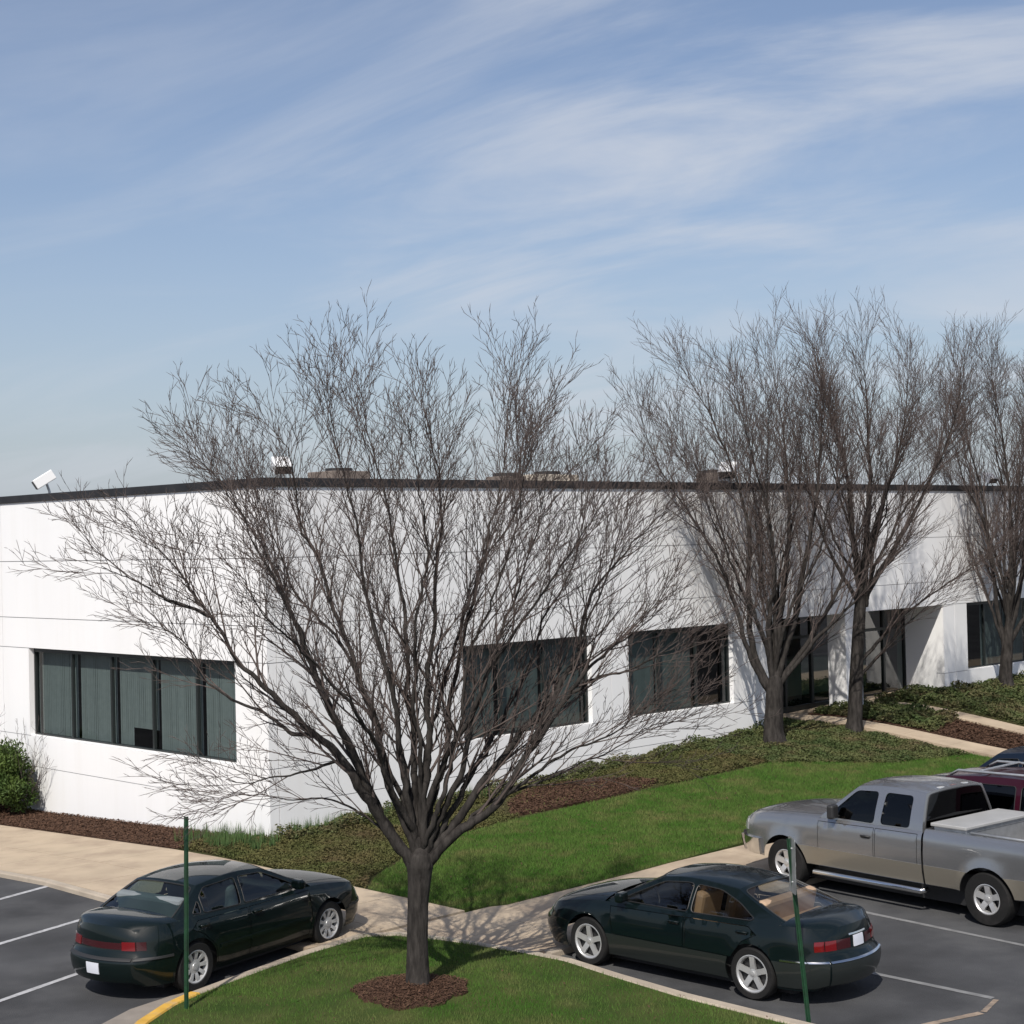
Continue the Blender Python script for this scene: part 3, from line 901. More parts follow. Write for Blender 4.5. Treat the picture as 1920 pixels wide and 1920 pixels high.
def tree(name, label, base, trunk, limbs, cfg, seed, extra=(), group=None, flare=1.5):
    rnd = random.Random(seed)
    r = empty(name, base); tag(r, label, 'tree', group)
    bl = base
    def loc(p): return Vector(p)-bl
    # trunk
    tb = MB()
    pts = catmull([loc(p) for p, _ in trunk], 6)
    rr = [q for _, q in trunk]; n = len(pts); rads = []
    for i in range(n):
        k = i/(n-1)*(len(rr)-1); a = min(len(rr)-2, int(k)); rads.append(rr[a]+(rr[a+1]-rr[a])*(k-a))
    N = 20; vs = []; ph = [rnd.uniform(0, 6.28) for _ in range(5)]
    for i, p in enumerate(pts):
        for k in range(N):
            a = 6.28318*k/N; h = i/(n-1)
            fl = 1+.35*max(0, 1-h*7)*max(0, math.sin(a*3+ph[3]))+.05*math.sin(a*5+ph[0]+h*2)+.03*math.sin(a*9+ph[1]-h*3)
            vs.append(p+Vector((math.cos(a), math.sin(a), 0))*rads[i]*fl)
    fs = [(i*N+k, i*N+(k+1) % N, (i+1)*N+(k+1) % N, (i+1)*N+k) for i in range(n-1) for k in range(N)]
    fs.append(tuple((n-1)*N+k for k in range(N)))
    tr = mobj('trunk', vs, fs, MT['bark'], r, smooth=True)
    allb = TB()
    L_ = []
    for lm in limbs: L_.append((lm[0], lm[1]))
    if 'env' in cfg:
        # limbs that fan out from the fork to a domed crown outline
        K, RR, zt, ze, zf_, lr = cfg['env']
        o_ = bl+Vector((loc(trunk[-1][0]).x, loc(trunk[-1][0]).y, zf_))
        for k in range(K):
            a = k*2.39996+rnd.uniform(-.25, .25)+seed; rr_ = RR*math.sqrt((k+.6)/K)
            zz = ze+(zt-ze)*(1-(rr_/RR)**2)*rnd.uniform(.93, 1.0)
            T_ = Vector((math.cos(a)*rr_, math.sin(a)*rr_, zz-zf_)); q = []
            for j in range(8):
                h = j/7; out = h**1.25*(1-.10*h)+.10*h
                q.append(o_+Vector((T_.x*out, T_.y*out, T_.z*h**.92))+Vector((rnd.gauss(0, .06), rnd.gauss(0, .06), 0))*(h > 0))
            L_.append((q, lr*rnd.uniform(.8, 1.15)))
    for i in cfg.get('mid', ()):
        (pa, ra), (pb_, rb_) = limbs[i], limbs[i+1]
        ca = catmull([Vector(p) for p in pa], 4); cb = catmull([Vector(p) for p in pb_], 4); q = []
        dy = rnd.uniform(-1.1, 1.1)
        for j in range(9):
            k = j/8; A_ = ca[int(k*(len(ca)-1))]; B_ = cb[int(k*(len(cb)-1))]; mm = rnd.uniform(.4, .6)
            q.append(A_.lerp(B_, mm)+Vector((0, dy*k, 0)))
        L_.append((q, .5*(ra+rb_)*.8))
    for idx, ang, sc_ in extra:
        P_, r_ = limbs[idx]; R = Matrix.Rotation(math.radians(ang), 3, 'Z')
        c = Vector((loc(P_[0]).x, loc(P_[0]).y, 0))
        q = []
        for p in P_:
            v = loc(p); o = R @ (v-c); q.append(bl+c+Vector((o.x*sc_, o.y*sc_, 0))+Vector((0, 0, v.z*(1-.06*rnd.random()))))
        L_.append((q, r_*.85))
    for P_, r_ in L_:
        raw = catmull([loc(p) for p in P_], 7)
        ln = sum((raw[i+1]-raw[i]).length for i in range(len(raw)-1))
        # add small kinks so the limb is not a smooth spline
        if cfg.get('cut'): raw = raw[:max(6, int(len(raw)*cfg['cut']))]
        pts = [raw[0]]
        off = Vector((0, 0, 0))
        for i in range(1, len(raw)):
            off = off*.75+Vector((rnd.gauss(0, .014), rnd.gauss(0, .014), rnd.gauss(0, .008)))
            pts.append(raw[i]+off)
        m = len(pts)
        rads = [max(.005, .86*r_*(1-(i/(m-1)))**1.15+.003) for i in range(m)]
        lt = TB(); lt.tube(pts, rads, 8); lt.build('limb', MT['bark'], r)
        acc = 0; nxt = ln*cfg.get('bare', .14); k = rnd.randint(0, 9)
        for i in range(m-1):
            sl_ = (pts[i+1]-pts[i]).length
            while acc+sl_ > nxt:
                f = (nxt-acc)/sl_; q = pts[i].lerp(pts[i+1], f); td = (pts[i+1]-pts[i]).normalized()
                fr = nxt/ln
                ax = td.orthogonal().normalized(); ax.rotate(Matrix.Rotation(k*2.4+rnd.uniform(-.5, .5), 3, td))
                ang = math.radians(rnd.uniform(*cfg['ang']))
                d = td*math.cos(ang)+ax*math.sin(ang); d.z += cfg['lift']
                l1 = cfg['len'][0]*rnd.uniform(.45, 1.2)*(1-.5*fr)*(.55+.45*min(1, fr*4))
                grow(allb, rnd, q, d, l1, min(.5*rads[i]+.002, .022), 1, cfg)
                nxt += cfg['gap'][0]*rnd.uniform(.6, 1.4)*(1.7 if fr < .42 else .8 if fr < .6 else .5)*cfg.get('dens', 1); k += 1
            acc += sl_
    cr_ = allb.build('crown', MT['twig'], r)
    return r

def px_limb(pts, Y, dep, rad):
    n = len(pts); o = []
    for i, (x, y) in enumerate(pts):
        o.append(at(x, y, Y+dep*(i/(n-1))**1.15))
    return (o, rad)

# the big spreading tree on the island
Y1 = 20.5
B1 = P(-5.2, 10.1, .2); Y1 = B1.y
trunk1 = [(at(784, 1868, Y1), .26), (at(784, 1845, Y1), .155), (at(783, 1780, Y1), .128), (at(784, 1700, Y1), .125), (at(787, 1650, Y1), .142), (at(788, 1622, Y1), .165), (at(788, 1604, Y1), .14), (at(788, 1592, Y1), .08), (at(788, 1585, Y1), .02)]
L1 = [
 ([(775, 1625), (735, 1565), (690, 1490), (640, 1420), (590, 1375), (520, 1310), (450, 1245), (400, 1160), (345, 1085), (285, 1025), (225, 990), (170, 965)], -.6, .088),
 ([(770, 1620), (722, 1540), (680, 1460), (640, 1370), (590, 1260), (540, 1130), (500, 1030), (430, 930), (340, 820), (240, 765)], 1.3, .075),
 ([(700, 1505), (655, 1400), (600, 1290), (560, 1180), (520, 1090), (470, 1000), (420, 900), (330, 770)], -1.3, .055),
 ([(778, 1600), (745, 1500), (715, 1400), (680, 1310), (640, 1180), (600, 1060), (560, 960), (545, 860), (500, 790), (440, 745)], .3, .060),
 ([(782, 1590), (762, 1500), (752, 1400), (735, 1280), (700, 1150), (670, 1000), (640, 850), (600, 720), (560, 650)], -1.0, .058),
 ([(785, 1590), (780, 1480), (772, 1380), (762, 1260), (757, 1130), (732, 1000), (700, 860), (665, 700), (640, 560)], .9, .062),
 ([(792, 1590), (800, 1480), (803, 1380), (798, 1280), (815, 1150), (830, 1000), (820, 880), (795, 740), (790, 600)], -.5, .066),
 ([(795, 1590), (812, 1500), (835, 1430), (843, 1330), (868, 1200), (895, 1080), (930, 950), (950, 820), (965, 700), (960, 640)], 1.0, .055),
 ([(798, 1600), (830, 1530), (862, 1440), (885, 1350), (920, 1240), (965, 1120), (1010, 980), (1035, 870), (1060, 740)], -.9, .055),
 ([(800, 1615), (850, 1540), (905, 1460), (965, 1385), (1020, 1320), (1080, 1230), (1110, 1150), (1150, 1040), (1180, 900), (1170, 760)], .5, .070),
 ([(802, 1620), (865, 1555), (935, 1500), (1000, 1395), (1065, 1305), (1120, 1240), (1190, 1185), (1265, 1120), (1350, 1060)], -.4, .078),
 ([(1000, 1395), (1050, 1290), (1090, 1210), (1110, 1120), (1180, 1030), (1240, 960), (1290, 880)], 1.0, .045),
 ([(640, 1425), (590, 1440), (520, 1455), (450, 1470), (390, 1450)], -.8, .022),
 ([(735, 1570), (680, 1530), (610, 1500), (540, 1500), (470, 1490), (420, 1480)], .7, .020),
 ([(590, 1380), (540, 1370), (480, 1330), (400, 1290), (340, 1200), (270, 1165), (205, 1135)], .8, .034),
 ([(870, 1550), (940, 1490), (1040, 1450), (1140, 1410), (1230, 1360), (1330, 1335)], .6, .026),
 ([(930, 1505), (1000, 1450), (1080, 1400), (1160, 1370), (1240, 1300), (1300, 1280)], -.9, .026),
 ([(1065, 1305), (1130, 1270), (1200, 1250), (1270, 1215), (1340, 1190)], -.6, .024),
 ([(400, 1160), (330, 1130), (270, 1095), (215, 1070), (170, 1055)], .5, .026),
]
limbs1 = [px_limb(p, Y1, d, r) for p, d, r in L1]
cfg1 = dict(levels=4, gap=(.24, .17, .13, .13), len=(1.75, .82, .38, .18), ang=(14, 36), wob=.030, up=.024, lift=.10, tip=.0030, bare=.14, seg=1.3)
ext1 = []
cfg1['env'] = (6, 3.9, 8.1, 5.6, 1.85, .045)
cfg1['mid'] = (7, 8)
cfg1['cut'] = .87
tree('bare_tree', 'large bare spreading tree on the grass island between the two green cars', B1, trunk1, limbs1, cfg1, 11, ext1)

GRP = 'bare trees along the long facade'
def ftree(label, s, t, Y, trunk, limbs, ext, seed, env, group=GRP):
    base = P(s, t, hgt(s, t)+KH)
    Yb = base.y
    tk = [(at(x, y, Yb), r) for x, y, r in trunk]
    tk[0] = (base+Vector((0, 0, -.1)), tk[0][1])
    lm = [px_limb(p, Yb, d, r) for p, d, r in limbs]
    cfg = dict(cut=.87, levels=3, gap=(.26, .19, .17), len=(2.3, 1.1, .5), ang=(14, 36), wob=.032, up=.020, lift=.12, tip=.0042, dens=.9, bare=.16, seg=1.8)
    cfg['env'] = env
    return tree('bare_tree', label, base, tk, lm, cfg, seed, ext, group)
ftree('bare tree standing against the long wall, just left of the entrance', 14.05, 1.45, 0,
      [(1450, 1395, .34), (1450, 1370, .245), (1451, 1330, .22), (1452, 1290, .21), (1453, 1265, .12)],
      [([(1446, 1300), (1412, 1220), (1403, 1120), (1402, 1000), (1380, 900), (1330, 780), (1270, 680), (1225, 600)], .5, .11),
       ([(1449, 1275), (1441, 1180), (1450, 1100), (1445, 1000), (1420, 880), (1380, 740), (1340, 630)], -1.2, .10),
       ([(1453, 1270), (1462, 1150), (1475, 1050), (1480, 950), (1470, 820), (1450, 700), (1430, 570)], 1.2, .12),
       ([(1456, 1275), (1490, 1160), (1510, 1050), (1530, 930), (1540, 800), (1540, 680), (1520, 580)], -.4, .11),
       ([(1460, 1280), (1530, 1180), (1580, 1080), (1615, 980), (1640, 880), (1650, 760)], .8, .08),
       ([(1458, 1290), (1540, 1190), (1610, 1120), (1680, 1040), (1720, 960)], -1.0, .07),
       ([(1444, 1300), (1405, 1230), (1375, 1130), (1340, 1040), (1290, 960), (1240, 880), (1200, 770), (1190, 680)], -.8, .085)],
      [], 21, (7, 3.9, 10.1, 7.8, 1.7, .055))
ftree('bare tree with a tall straight trunk standing right before the entrance', 16.75, 1.85, 0,
      [(1602, 1378, .28), (1603, 1350, .19), (1606, 1260, .165), (1612, 1150, .15), (1618, 1090, .13), (1622, 1050, .08)],
      [([(1613, 1110), (1600, 1000), (1590, 900), (1560, 780), (1530, 670), (1515, 600)], .6, .10),
       ([(1620, 1070), (1626, 950), (1630, 850), (1622, 720), (1610, 585)], -1.0, .11),
       ([(1622, 1065), (1650, 960), (1680, 860), (1700, 740), (1700, 590)], 1.0, .10),
       ([(1616, 1130), (1680, 1020), (1730, 930), (1780, 820), (1800, 720), (1790, 620)], -.5, .09),
       ([(1609, 1245), (1660, 1190), (1710, 1140), (1780, 1090), (1850, 1040), (1890, 980)], .5, .06),
       ([(1606, 1275), (1650, 1225), (1700, 1170), (1760, 1120), (1840, 1065)], -.7, .055),
       ([(1612, 1140), (1570, 1060), (1535, 980), (1510, 880), (1490, 780)], -.8, .07)],
      [], 22, (7, 3.9, 10.1, 8.0, 3.2, .05))
ftree('rightmost bare tree, standing before the window right of the entrance', 26.3, .95, 0,
      [(1886, 1290, .30), (1886, 1270, .20), (1888, 1225, .17), (1891, 1185, .15), (1892, 1160, .08)],
      [([(1886, 1215), (1865, 1130), (1855, 1030), (1840, 920), (1810, 800), (1790, 680), (1775, 600)], .6, .09),
       ([(1890, 1190), (1895, 1080), (1895, 960), (1880, 830), (1860, 700), (1850, 585)], -1.0, .11),
       ([(1892, 1190), (1915, 1080), (1925, 960), (1930, 820), (1920, 640)], 1.0, .11),
       ([(1893, 1205), (1940, 1130), (1980, 1020), (2010, 900), (2020, 750), (2010, 640)], -.4, .09),
       ([(1884, 1220), (1850, 1120), (1815, 1020), (1780, 930), (1760, 820)], .7, .06)],
      [], 23, (9, 4.0, 10.7, 8.4, 1.9, .055))

# evergreen shrub and a bare young one at the short wall
def shrub(label, s, t, rs, rt, h, n, seed):
    base = P(s, t, hgt(s, t)+KH-.05)
    r = empty('evergreen_shrub', base, AN); tag(r, label, 'shrub')
    rnd = random.Random(seed); V = []; F = []
    lobes = []
    for k in range(26):
        a = rnd.uniform(0, 6.28); e = rnd.uniform(0, 1)**.7
        q = rnd.uniform(.45, .85)
        lobes.append((Vector((math.cos(a)*rs*q*(1-e*.5), math.sin(a)*rt*q*(1-e*.5), h*(.22+.62*e))), rnd.uniform(.26, .46)))
    lobes.append((Vector((0, 0, h*.5)), .6))
    for k in range(n):
        c, rr = lobes[rnd.randrange(len(lobes))]
        d = Vector((rnd.gauss(0, 1), rnd.gauss(0, 1), rnd.gauss(0, 1))).normalized()
        p = c+d*rr*rnd.uniform(.55, 1.06)
        if p.z < .03: continue
        e = (d*.6+Vector((rnd.gauss(0, .5), rnd.gauss(0, .5), rnd.gauss(.3, .5)))).normalized()*rnd.uniform(.03, .06)
        f = e.cross(Vector((rnd.gauss(0, 1), rnd.gauss(0, 1), rnd.gauss(0, 1)))).normalized()*rnd.uniform(.012, .024)
        i = len(V); V += [p-e, p-f, p+e, p+f]; F.append((i, i+1, i+2, i+3))
    mobj('foliage', V, F, MT['shrub'], r)
    tb = TB()
    for k in range(14):
        a = rnd.uniform(0, 6.28); q = rnd.uniform(.3, .9)
        tb.tube([Vector((0, 0, 0)), Vector((math.cos(a)*rs*q*.5, math.sin(a)*rt*q*.5, h*.3)), Vector((math.cos(a)*rs*q, math.sin(a)*rt*q, h*.7))], [.03, .02, .008], 6)
    tb.build('stem', MT['bark'], r)
shrub('dense dark evergreen shrub at the left edge beside the mulch bed', -.95, -9.55, .85, 1.75, 1.62, 34000, 4)
sb = empty('bare_shrub', P(-.5, -8.7, hgt(-.5, -8.7)+KH)); tag(sb, 'thin leafless twiggy shrub against the short white wall beside the evergreen shrub', 'shrub')
rnd = random.Random(8); tb = TB(); tw = TB()
for k in range(13):
    a = rnd.uniform(0, 6.28); d = Vector((math.cos(a)*.35, math.sin(a)*.35, 1)).normalized()
    grow(tw, rnd, Vector((0, 0, .1)), d, rnd.uniform(1.4, 2.5), .008, 1, dict(levels=3, gap=(.2, .2, .2), len=(.9, .5, .3), ang=(20, 45), wob=.06, up=.02, lift=.2, tip=.003))
    tb.tube([Vector((0, 0, 0)), Vector((0, 0, .1))+d*.02], [.02, .012], 6)
tb.build('stem', MT['bark'], sb); tw.build('crown', MT['twig'], sb)

# ------------------------------------------------------------------ sign posts
def channel_post(label, base, top, sign=None):
    r = empty('sign_post', base); tag(r, label, 'post')
    ax = (top-base); L_ = ax.length; a = ax.normalized()
    x = Vector((1, 0, 0)); x = (x-a*x.dot(a)).normalized(); y = a.cross(x)
    K_=.72; prof = [(-.038, .004), (-.038, 0), (-.022, 0), (-.014, -.022), (.014, -.022), (.022, 0), (.038, 0), (.038, .004), (.020, .004), (.011, -.018), (-.011, -.018), (-.020, .004)]
    V = []; F = []
    for k in range(2):
        for u, v in [(a_*K_, b_*K_) for a_, b_ in prof]: V.append(a*(L_*k-(.05 if k == 0 else 0))+x*u+y*v)
    n = len(prof)
    for i in range(n): F.append((i, (i+1) % n, n+(i+1) % n, n+i))
    F.append(tuple(range(n))); F.append(tuple(range(2*n-1, n-1, -1)))
    mobj('post', V, F, MT['gpost'], r)
    if sign:
        w_, h_, rz = sign; c = a*(L_-h_/2+.02)
        poly = rounded([(-w_/2, -h_/2), (w_/2, -h_/2), (w_/2, h_/2), (-w_/2, h_/2)], .05)
        V = []; F = []; n = len(poly); R = Matrix.Rotation(rz, 3, 'Z')
        for d in (-.0015, .0015):
            for u, v in poly: V.append(c+Vector((0, -.04, 0))+R @ Vector((u, d, v)))
        F = [tuple(range(n-1, -1, -1)), tuple(range(n, 2*n))]+[(i, (i+1) % n, n+(i+1) % n, n+i) for i in range(n)]
        mobj('sign_plate', V, F, MT['steel'], r)
        q = MB()
        for z in (-h_*.3, h_*.3): q.lathe([(0, .012), (.01, .012), (.01, -.012)], c+Vector((0, -.04, 0))+R @ Vector((0, 0, z)), R @ Vector((0, 1, 0)), 8)
        q.build('bolt', MT['steel'], r)
pb = P(-7.35, 8.42, KH+.0)
channel_post('thin green metal post without a sign in front of the left green car', pb, at(349, 1531, pb.y))
pb2 = P(-2.83, 14.32, KH)
channel_post('green metal post with an upright sign seen edge on before the right green car', pb2, at(1479, 1572, pb2.y), (.30, .64, math.radians(95)))
# ------------------------------------------------------------------ cars
def wheel(car, x, y, side, R, wd, style, rimR):
    w_ = empty('wheel', (x, y, R), 0, car)
    if side < 0: w_.rotation_euler = (0, 0, math.pi)
    t_ = MB(); h = wd/2
    t_.lathe([(rimR*.97, -h*.8), (rimR*1.02, -h), (R*.93, -h), (R*.985, -h*.82), (R, -h*.55), (R, h*.55), (R*.985, h*.82), (R*.93, h), (rimR*1.06, h*1.0), (rimR*.99, h*.86), (rimR*.96, h*.3)], (0, 0, 0), (0, 1, 0), 44)
    t_.build('tyre', MT['rubber'], w_, smooth=True, sharp=35)
    r_ = MB()
    def P2(r, a, o): return Vector((math.cos(a)*r, o, math.sin(a)*r))
    dk = MB(); dk.lathe([(0, h*.15), (rimR*.97, h*.15), (rimR*.97, -h*.5)], (0, 0, 0), (0, 1, 0), 32)
    dk.build('dark_rim_backing', MT['black'], w_, smooth=True, sharp=40)  # black disc stands in for the shaded hollow behind the spokes
    r_.lathe([(rimR*.99, h*.2), (rimR*.985, h*.84), (rimR*1.02, h*.93), (rimR*.97, h*.95), (rimR*.89, h*.80), (rimR*.87, h*.3)], (0, 0, 0), (0, 1, 0), 40)
    ns, sw0, sw1, hub = {'five': (5, .34, .25, .26), 'hubcap': (9, .20, .22, .46), 'truck': (5, .40, .34, .34)}[style]
    r_.lathe([(0, h*.80), (rimR*hub*.45, h*.78), (rimR*hub*.5, h*.70), (rimR*hub, h*.66), (rimR*hub*1.02, h*.3)], (0, 0, 0), (0, 1, 0), 24)
    for k in range(ns):
        a0 = 6.28318*k/ns+.3
        vs = []
        for (rr, ww, oo) in ((hub*.9, sw0*rimR*.5, h*.66), (.62, (sw0*.5+sw1*.5)*rimR*.5, h*.80), (.92, sw1*rimR*.5*1.35, h*.84)):
            c = P2(rr*rimR, a0, oo); tg = Vector((-math.sin(a0), 0, math.cos(a0)))
            vs += [c-tg*ww, c+tg*ww, c+tg*ww*.9-Vector((0, h*.35, 0)), c-tg*ww*.9-Vector((0, h*.35, 0))]
        fs = []
        for i in range(2):
            b = i*4
            for q in range(4): fs.append((b+q, b+(q+1) % 4, b+4+(q+1) % 4, b+4+q))
        r_.add(vs, fs)
    r_.build('rim', MT['alloy'] if style != 'hubcap' else MT['hubc'], w_, smooth=True, sharp=30)

class Car:
    def __init__(s, S): s.S = S; s.__dict__.update(S)
    def shoulder(s, x): return smooth_tab(x, s.zs)
    def half(s, x, z):
        S = s; w_ = S.W/2-.03*(x/(S.xf))**2
        for d in (x-S.xr, S.xf-x):
            if d < S.rc: w_ -= S.rc*S.rk*((S.rc-max(0, d))/S.rc)**2.6
        zz = s.shoulder(x); zc = S.zc
        if z > zc: w_ -= S.tumble*min(1.5, (z-zc)/max(.05, (zz-zc)))**2
        else: w_ -= .055*((zc-z)/(zc-S.sill))**2
        e = .07
        if z > zz-e: w_ -= .022*((z-(zz-e))/e)**2
        # crease along the side
        w_ += .008*math.exp(-((z-S.crease)/.035)**2)
        for ax_ in (S.af, S.ar):
            d = math.hypot(x-ax_, z-S.R); 
            if S.flare and d < S.aR+.12 and z > .2: w_ += S.flare*max(0, 1-(d-S.aR)/.12)
        return w_
    def warp(s, x, z):
        L_ = .45
        if x > s.xf-L_: return x+(smooth_tab(z, s.ff))*((x-(s.xf-L_))/L_)**1.5
        if x < s.xr+L_: return x-(smooth_tab(z, s.fr))*(((s.xr+L_)-x)/L_)**1.5
        return x
    def side(s, sg, off=0):
        def m(x, z):
            return Vector((s.warp(x, z), sg*(s.half(x, z)+off), z))
        return m
    def mesh(s, name, vs, fs, mp, m, parent, flip=False, sharp=None):
        V = [mp(a, b) for a, b in vs]
        F = [f[::-1] if flip else f for f in fs]
        return mobj(name, V, F, m, parent, smooth=True, sharp=sharp)
    def grid(s, name, us, vs, fn, m, parent, sharp=None, add=None):
        V = [fn(u, v) for u in us for v in vs]; n = len(vs)
        F = [(i*n+j, i*n+j+1, (i+1)*n+j+1, (i+1)*n+j) for i in range(len(us)-1) for j in range(n-1)]
        return mobj(name, V, F, m, parent, smooth=True, sharp=sharp)

def lin(a, b, n): return [a+(b-a)*i/n for i in range(n+1)]
def orient(o):
    bm = bmesh.new(); bm.from_mesh(o.data); bmesh.ops.recalc_face_normals(bm, faces=bm.faces); bm.to_mesh(o.data); bm.free()

def make_car(S, loc, rz, label, cat='car', name='car'):
    c = Car(S)
    root = empty(name, loc, rz); tag(root, label, cat)
    pm = S['paint']
    body = MB()
    # --- outline of the lower side
    def arch(xc):
        o = []
        a0 = math.asin(max(-1, min(1, (c.sill-c.R)/c.aR)))
        for k in range(17):
            a = math.pi-a0-(math.pi-2*a0)*k/16
            o.append((xc+c.aR*math.cos(a), max(c.sill, c.R+c.aR*math.sin(a))))
        return o
    bot = [(c.xr, c.sill+.06), (c.xr+.12, c.sill)]+arch(c.ar)+arch(c.af)+[(c.xf-.12, c.sill), (c.xf, c.sill+.04)]
    top = [(x, c.shoulder(x)) for x in lin(c.xf, c.xr, 60)]
    if S.get('bed'):
        top = [(x, c.shoulder(x)) for x in lin(c.xf, c.cabr, 44)]
        botc = [(c.cabr, c.sill)]+arch(c.af)+[(c.xf-.12, c.sill), (c.xf, c.sill+.04)]
        bot = botc
    out = bot+top
    doors = S['doors']
    for sg in (-1, 1):
        holes = [shrink(d, -.004) for d in doors]
        vs, fs, _ = fill(out, holes, .085, .05)
        b = c.mesh('body_side', vs, fs, c.side(sg), pm, None, sg > 0)
        body.add([v.co for v in b.data.vertices], [tuple(p.vertices) for p in b.data.polygons])
        bpy.data.objects.remove(b)
        for i, d in enumerate(doors):
            vs, fs, _ = fill(shrink(d, .004), (), .085, .05)
            dr = c.mesh('door', vs, fs, c.side(sg), pm, root, sg > 0)
            if not S['handles'][i]: continue
            hx, hz = S['handles'][i]
            hb = MB(); hb.v = []; 
            q = c.side(sg, .012)
            pts = [q(hx-.085, hz), q(hx, hz+.004)+Vector((0, sg*.012, 0)), q(hx+.085, hz)]
            hb.tube(pts, .016, 6); hb.build('door_handle', S.get('hmat', pm), dr, smooth=True)
            rc_ = MB(); rc_.tube([q(hx-.07, hz-.01)-Vector((0, sg*.012, 0)), q(hx+.07, hz-.01)-Vector((0, sg*.012, 0))], .022, 6); rc_.build('handle_recess', MT['black'], dr, smooth=True)
    # end faces
    for end, xe in ((1, c.xf), (-1, c.xr)):
        if S.get('bed') and end < 0: continue
        zt = c.shoulder(xe); zlo = c.sill+(.04 if end > 0 else .06)
        def fn(z, v, end=end, xe=xe):
            p = c.side(1)(xe, z); k = max(0, (z-zlo)/(zt-zlo))
            dz = smooth_tab(xe, S['crown'])*(1-abs(v)**2.2)+.028*(1-abs(v)**9)
            return Vector((p.x+end*S['bulge']*(1-v*v), v*p.y, z+dz*k**3))
        us = lin(zlo, zt, max(1, int(math.ceil((zt-zlo)/.05)))); vv = lin(-1, 1, 20)
        V = [fn(u, v) for u in us for v in vv]; n = len(vv)
        F = [(i*n+j, i*n+j+1, (i+1)*n+j+1, (i+1)*n+j) for i in range(len(us)-1) for j in range(n-1)]
        if end > 0: F = [f for f in F]
        else: F = [f[::-1] for f in F]
        body.add(V, F)
    def topz(x, v):
        cr_ = smooth_tab(x, S['crown'])
        return c.shoulder(x)+cr_*(1-abs(v)**2.2)+.028*(1-abs(v)**9)
    def topfn(x, v):
        xx = c.warp(x, c.shoulder(x)); y = v*c.half(x, c.shoulder(x)); z = topz(x, v)
        if x > c.xf-.35: xx += S['bulge']*(1-v*v)*((x-(c.xf-.35))/.35)**2; 
        if x < c.xr+.35: xx -= S['bulge']*(1-v*v)*(((c.xr+.35)-x)/.35)**2
        return Vector((xx, y, z))
    vv = [-1, -.985, -.95, -.88, -.75, -.55, -.3, 0, .3, .55, .75, .88, .95, .985, 1]
    hood = c.grid('hood', lin(c.xa0-.04, c.xf, 22), vv, topfn, pm, root)
    if not S.get('bed') and c.xc0 > c.xr+.3:
        c.grid('trunk_lid', lin(c.xr, c.xc0+.06, 16), vv, topfn, pm, root)
    elif not S.get('bed'):
        c.grid('tail_ledge', lin(c.xr, c.xc0+.06, 6), vv, topfn, pm, root)
    bo = mobj('body', body.v, body.f, pm, root, smooth=True)
    bm = bmesh.new(); bm.from_mesh(bo.data); bmesh.ops.remove_doubles(bm, verts=bm.verts, dist=.004); bmesh.ops.recalc_face_normals(bm, faces=bm.faces) if False else None
    bm.to_mesh(bo.data); bm.free(); bo.data.set_sharp_from_angle(angle=math.radians(50))
    # seams of hood and boot lid
    def seam(parent, pts, m='black', r=.0045):
        q = MB(); q.tube(pts, r, 4); return q.build('seam', MT[m], parent)
    for sg in (-1, 1):
        seam(hood, [topfn(x, sg*.86)+Vector((0, 0, -.001)) for x in lin(c.xa0-.02, c.xf-.16, 14)])
    seam(hood, [topfn(c.xf-.16, v)+Vector((0, 0, -.001)) for v in lin(-.86, .86, 14)])
    # --- greenhouse
    zb = lambda x: c.shoulder(x)-.012
    rt = S['rooftab']
    zr = lambda x: smooth_tab(x, rt)
    def gside(sg, off=0):
        def m(x, z):
            xb = min(max(x, c.xc0), c.xa0)
            z0 = zb(xb); z1 = zr(min(max(x, c.xc1), c.xa1)); k = min(1.05, max(0, (z-z0)/max(.02, z1-z0)))
            wb = c.half(xb, z0)-S['inset']; wr = S['wr']
            y = wb+(wr-wb)*(k**1.35)
            # the greenhouse narrows towards both glass ends
            mid = (c.xa0+c.xc0)/2; y -= S['gtaper']*abs((x-mid)/((c.xa0-c.xc0)/2))**2.5
            return Vector((x, sg*(y+off), z))
        return m
    go = S['gout']([None])
    wins = S['wins']
    for sg in (-1, 1):
        holes = [rounded(w_, S.get('wr_', .05)) for w_ in wins]
        vs, fs, _ = fill(go, holes, .09, .05)
        c.mesh('pillar_frame', vs, fs, gside(sg), S.get('gpaint', pm), root, sg > 0, sharp=40)
        for w_ in wins:
            h2 = rounded(w_, S.get('wr_', .05))
            vs, fs, lp = fill(h2, (), .1, .05)
            go_ = c.mesh('side_window', vs, fs, gside(sg, -.012), S['glass'], root, sg > 0)
            if S.get('trim'):
                tm = MB(); tm.tube([gside(sg, .003)(a, b) for a, b in lp[0]]+[gside(sg, .003)(*lp[0][0])], .007, 4, False)
                tm.build('window_trim', MT[S['trim']], go_)
    # windshield / backlight surfaces
    def screen(xb, xt, bb, bt, sgn):
        def m(v, k):
            x = xb+(xt-xb)*k+sgn*(bb+(bt-bb)*k)*(1-v*v)
            z0 = zb(xb); z1 = zr(xt); z = z0+(z1-z0)*k
            xs = xb+(xt-xb)*k
            y = gside(1)(xs, z).y
            z += S['rcrown']*(1-abs(v)**2.5)*k+.02*(1-v*v)*(1-k)
            return Vector((x, v*y, z))
        return m
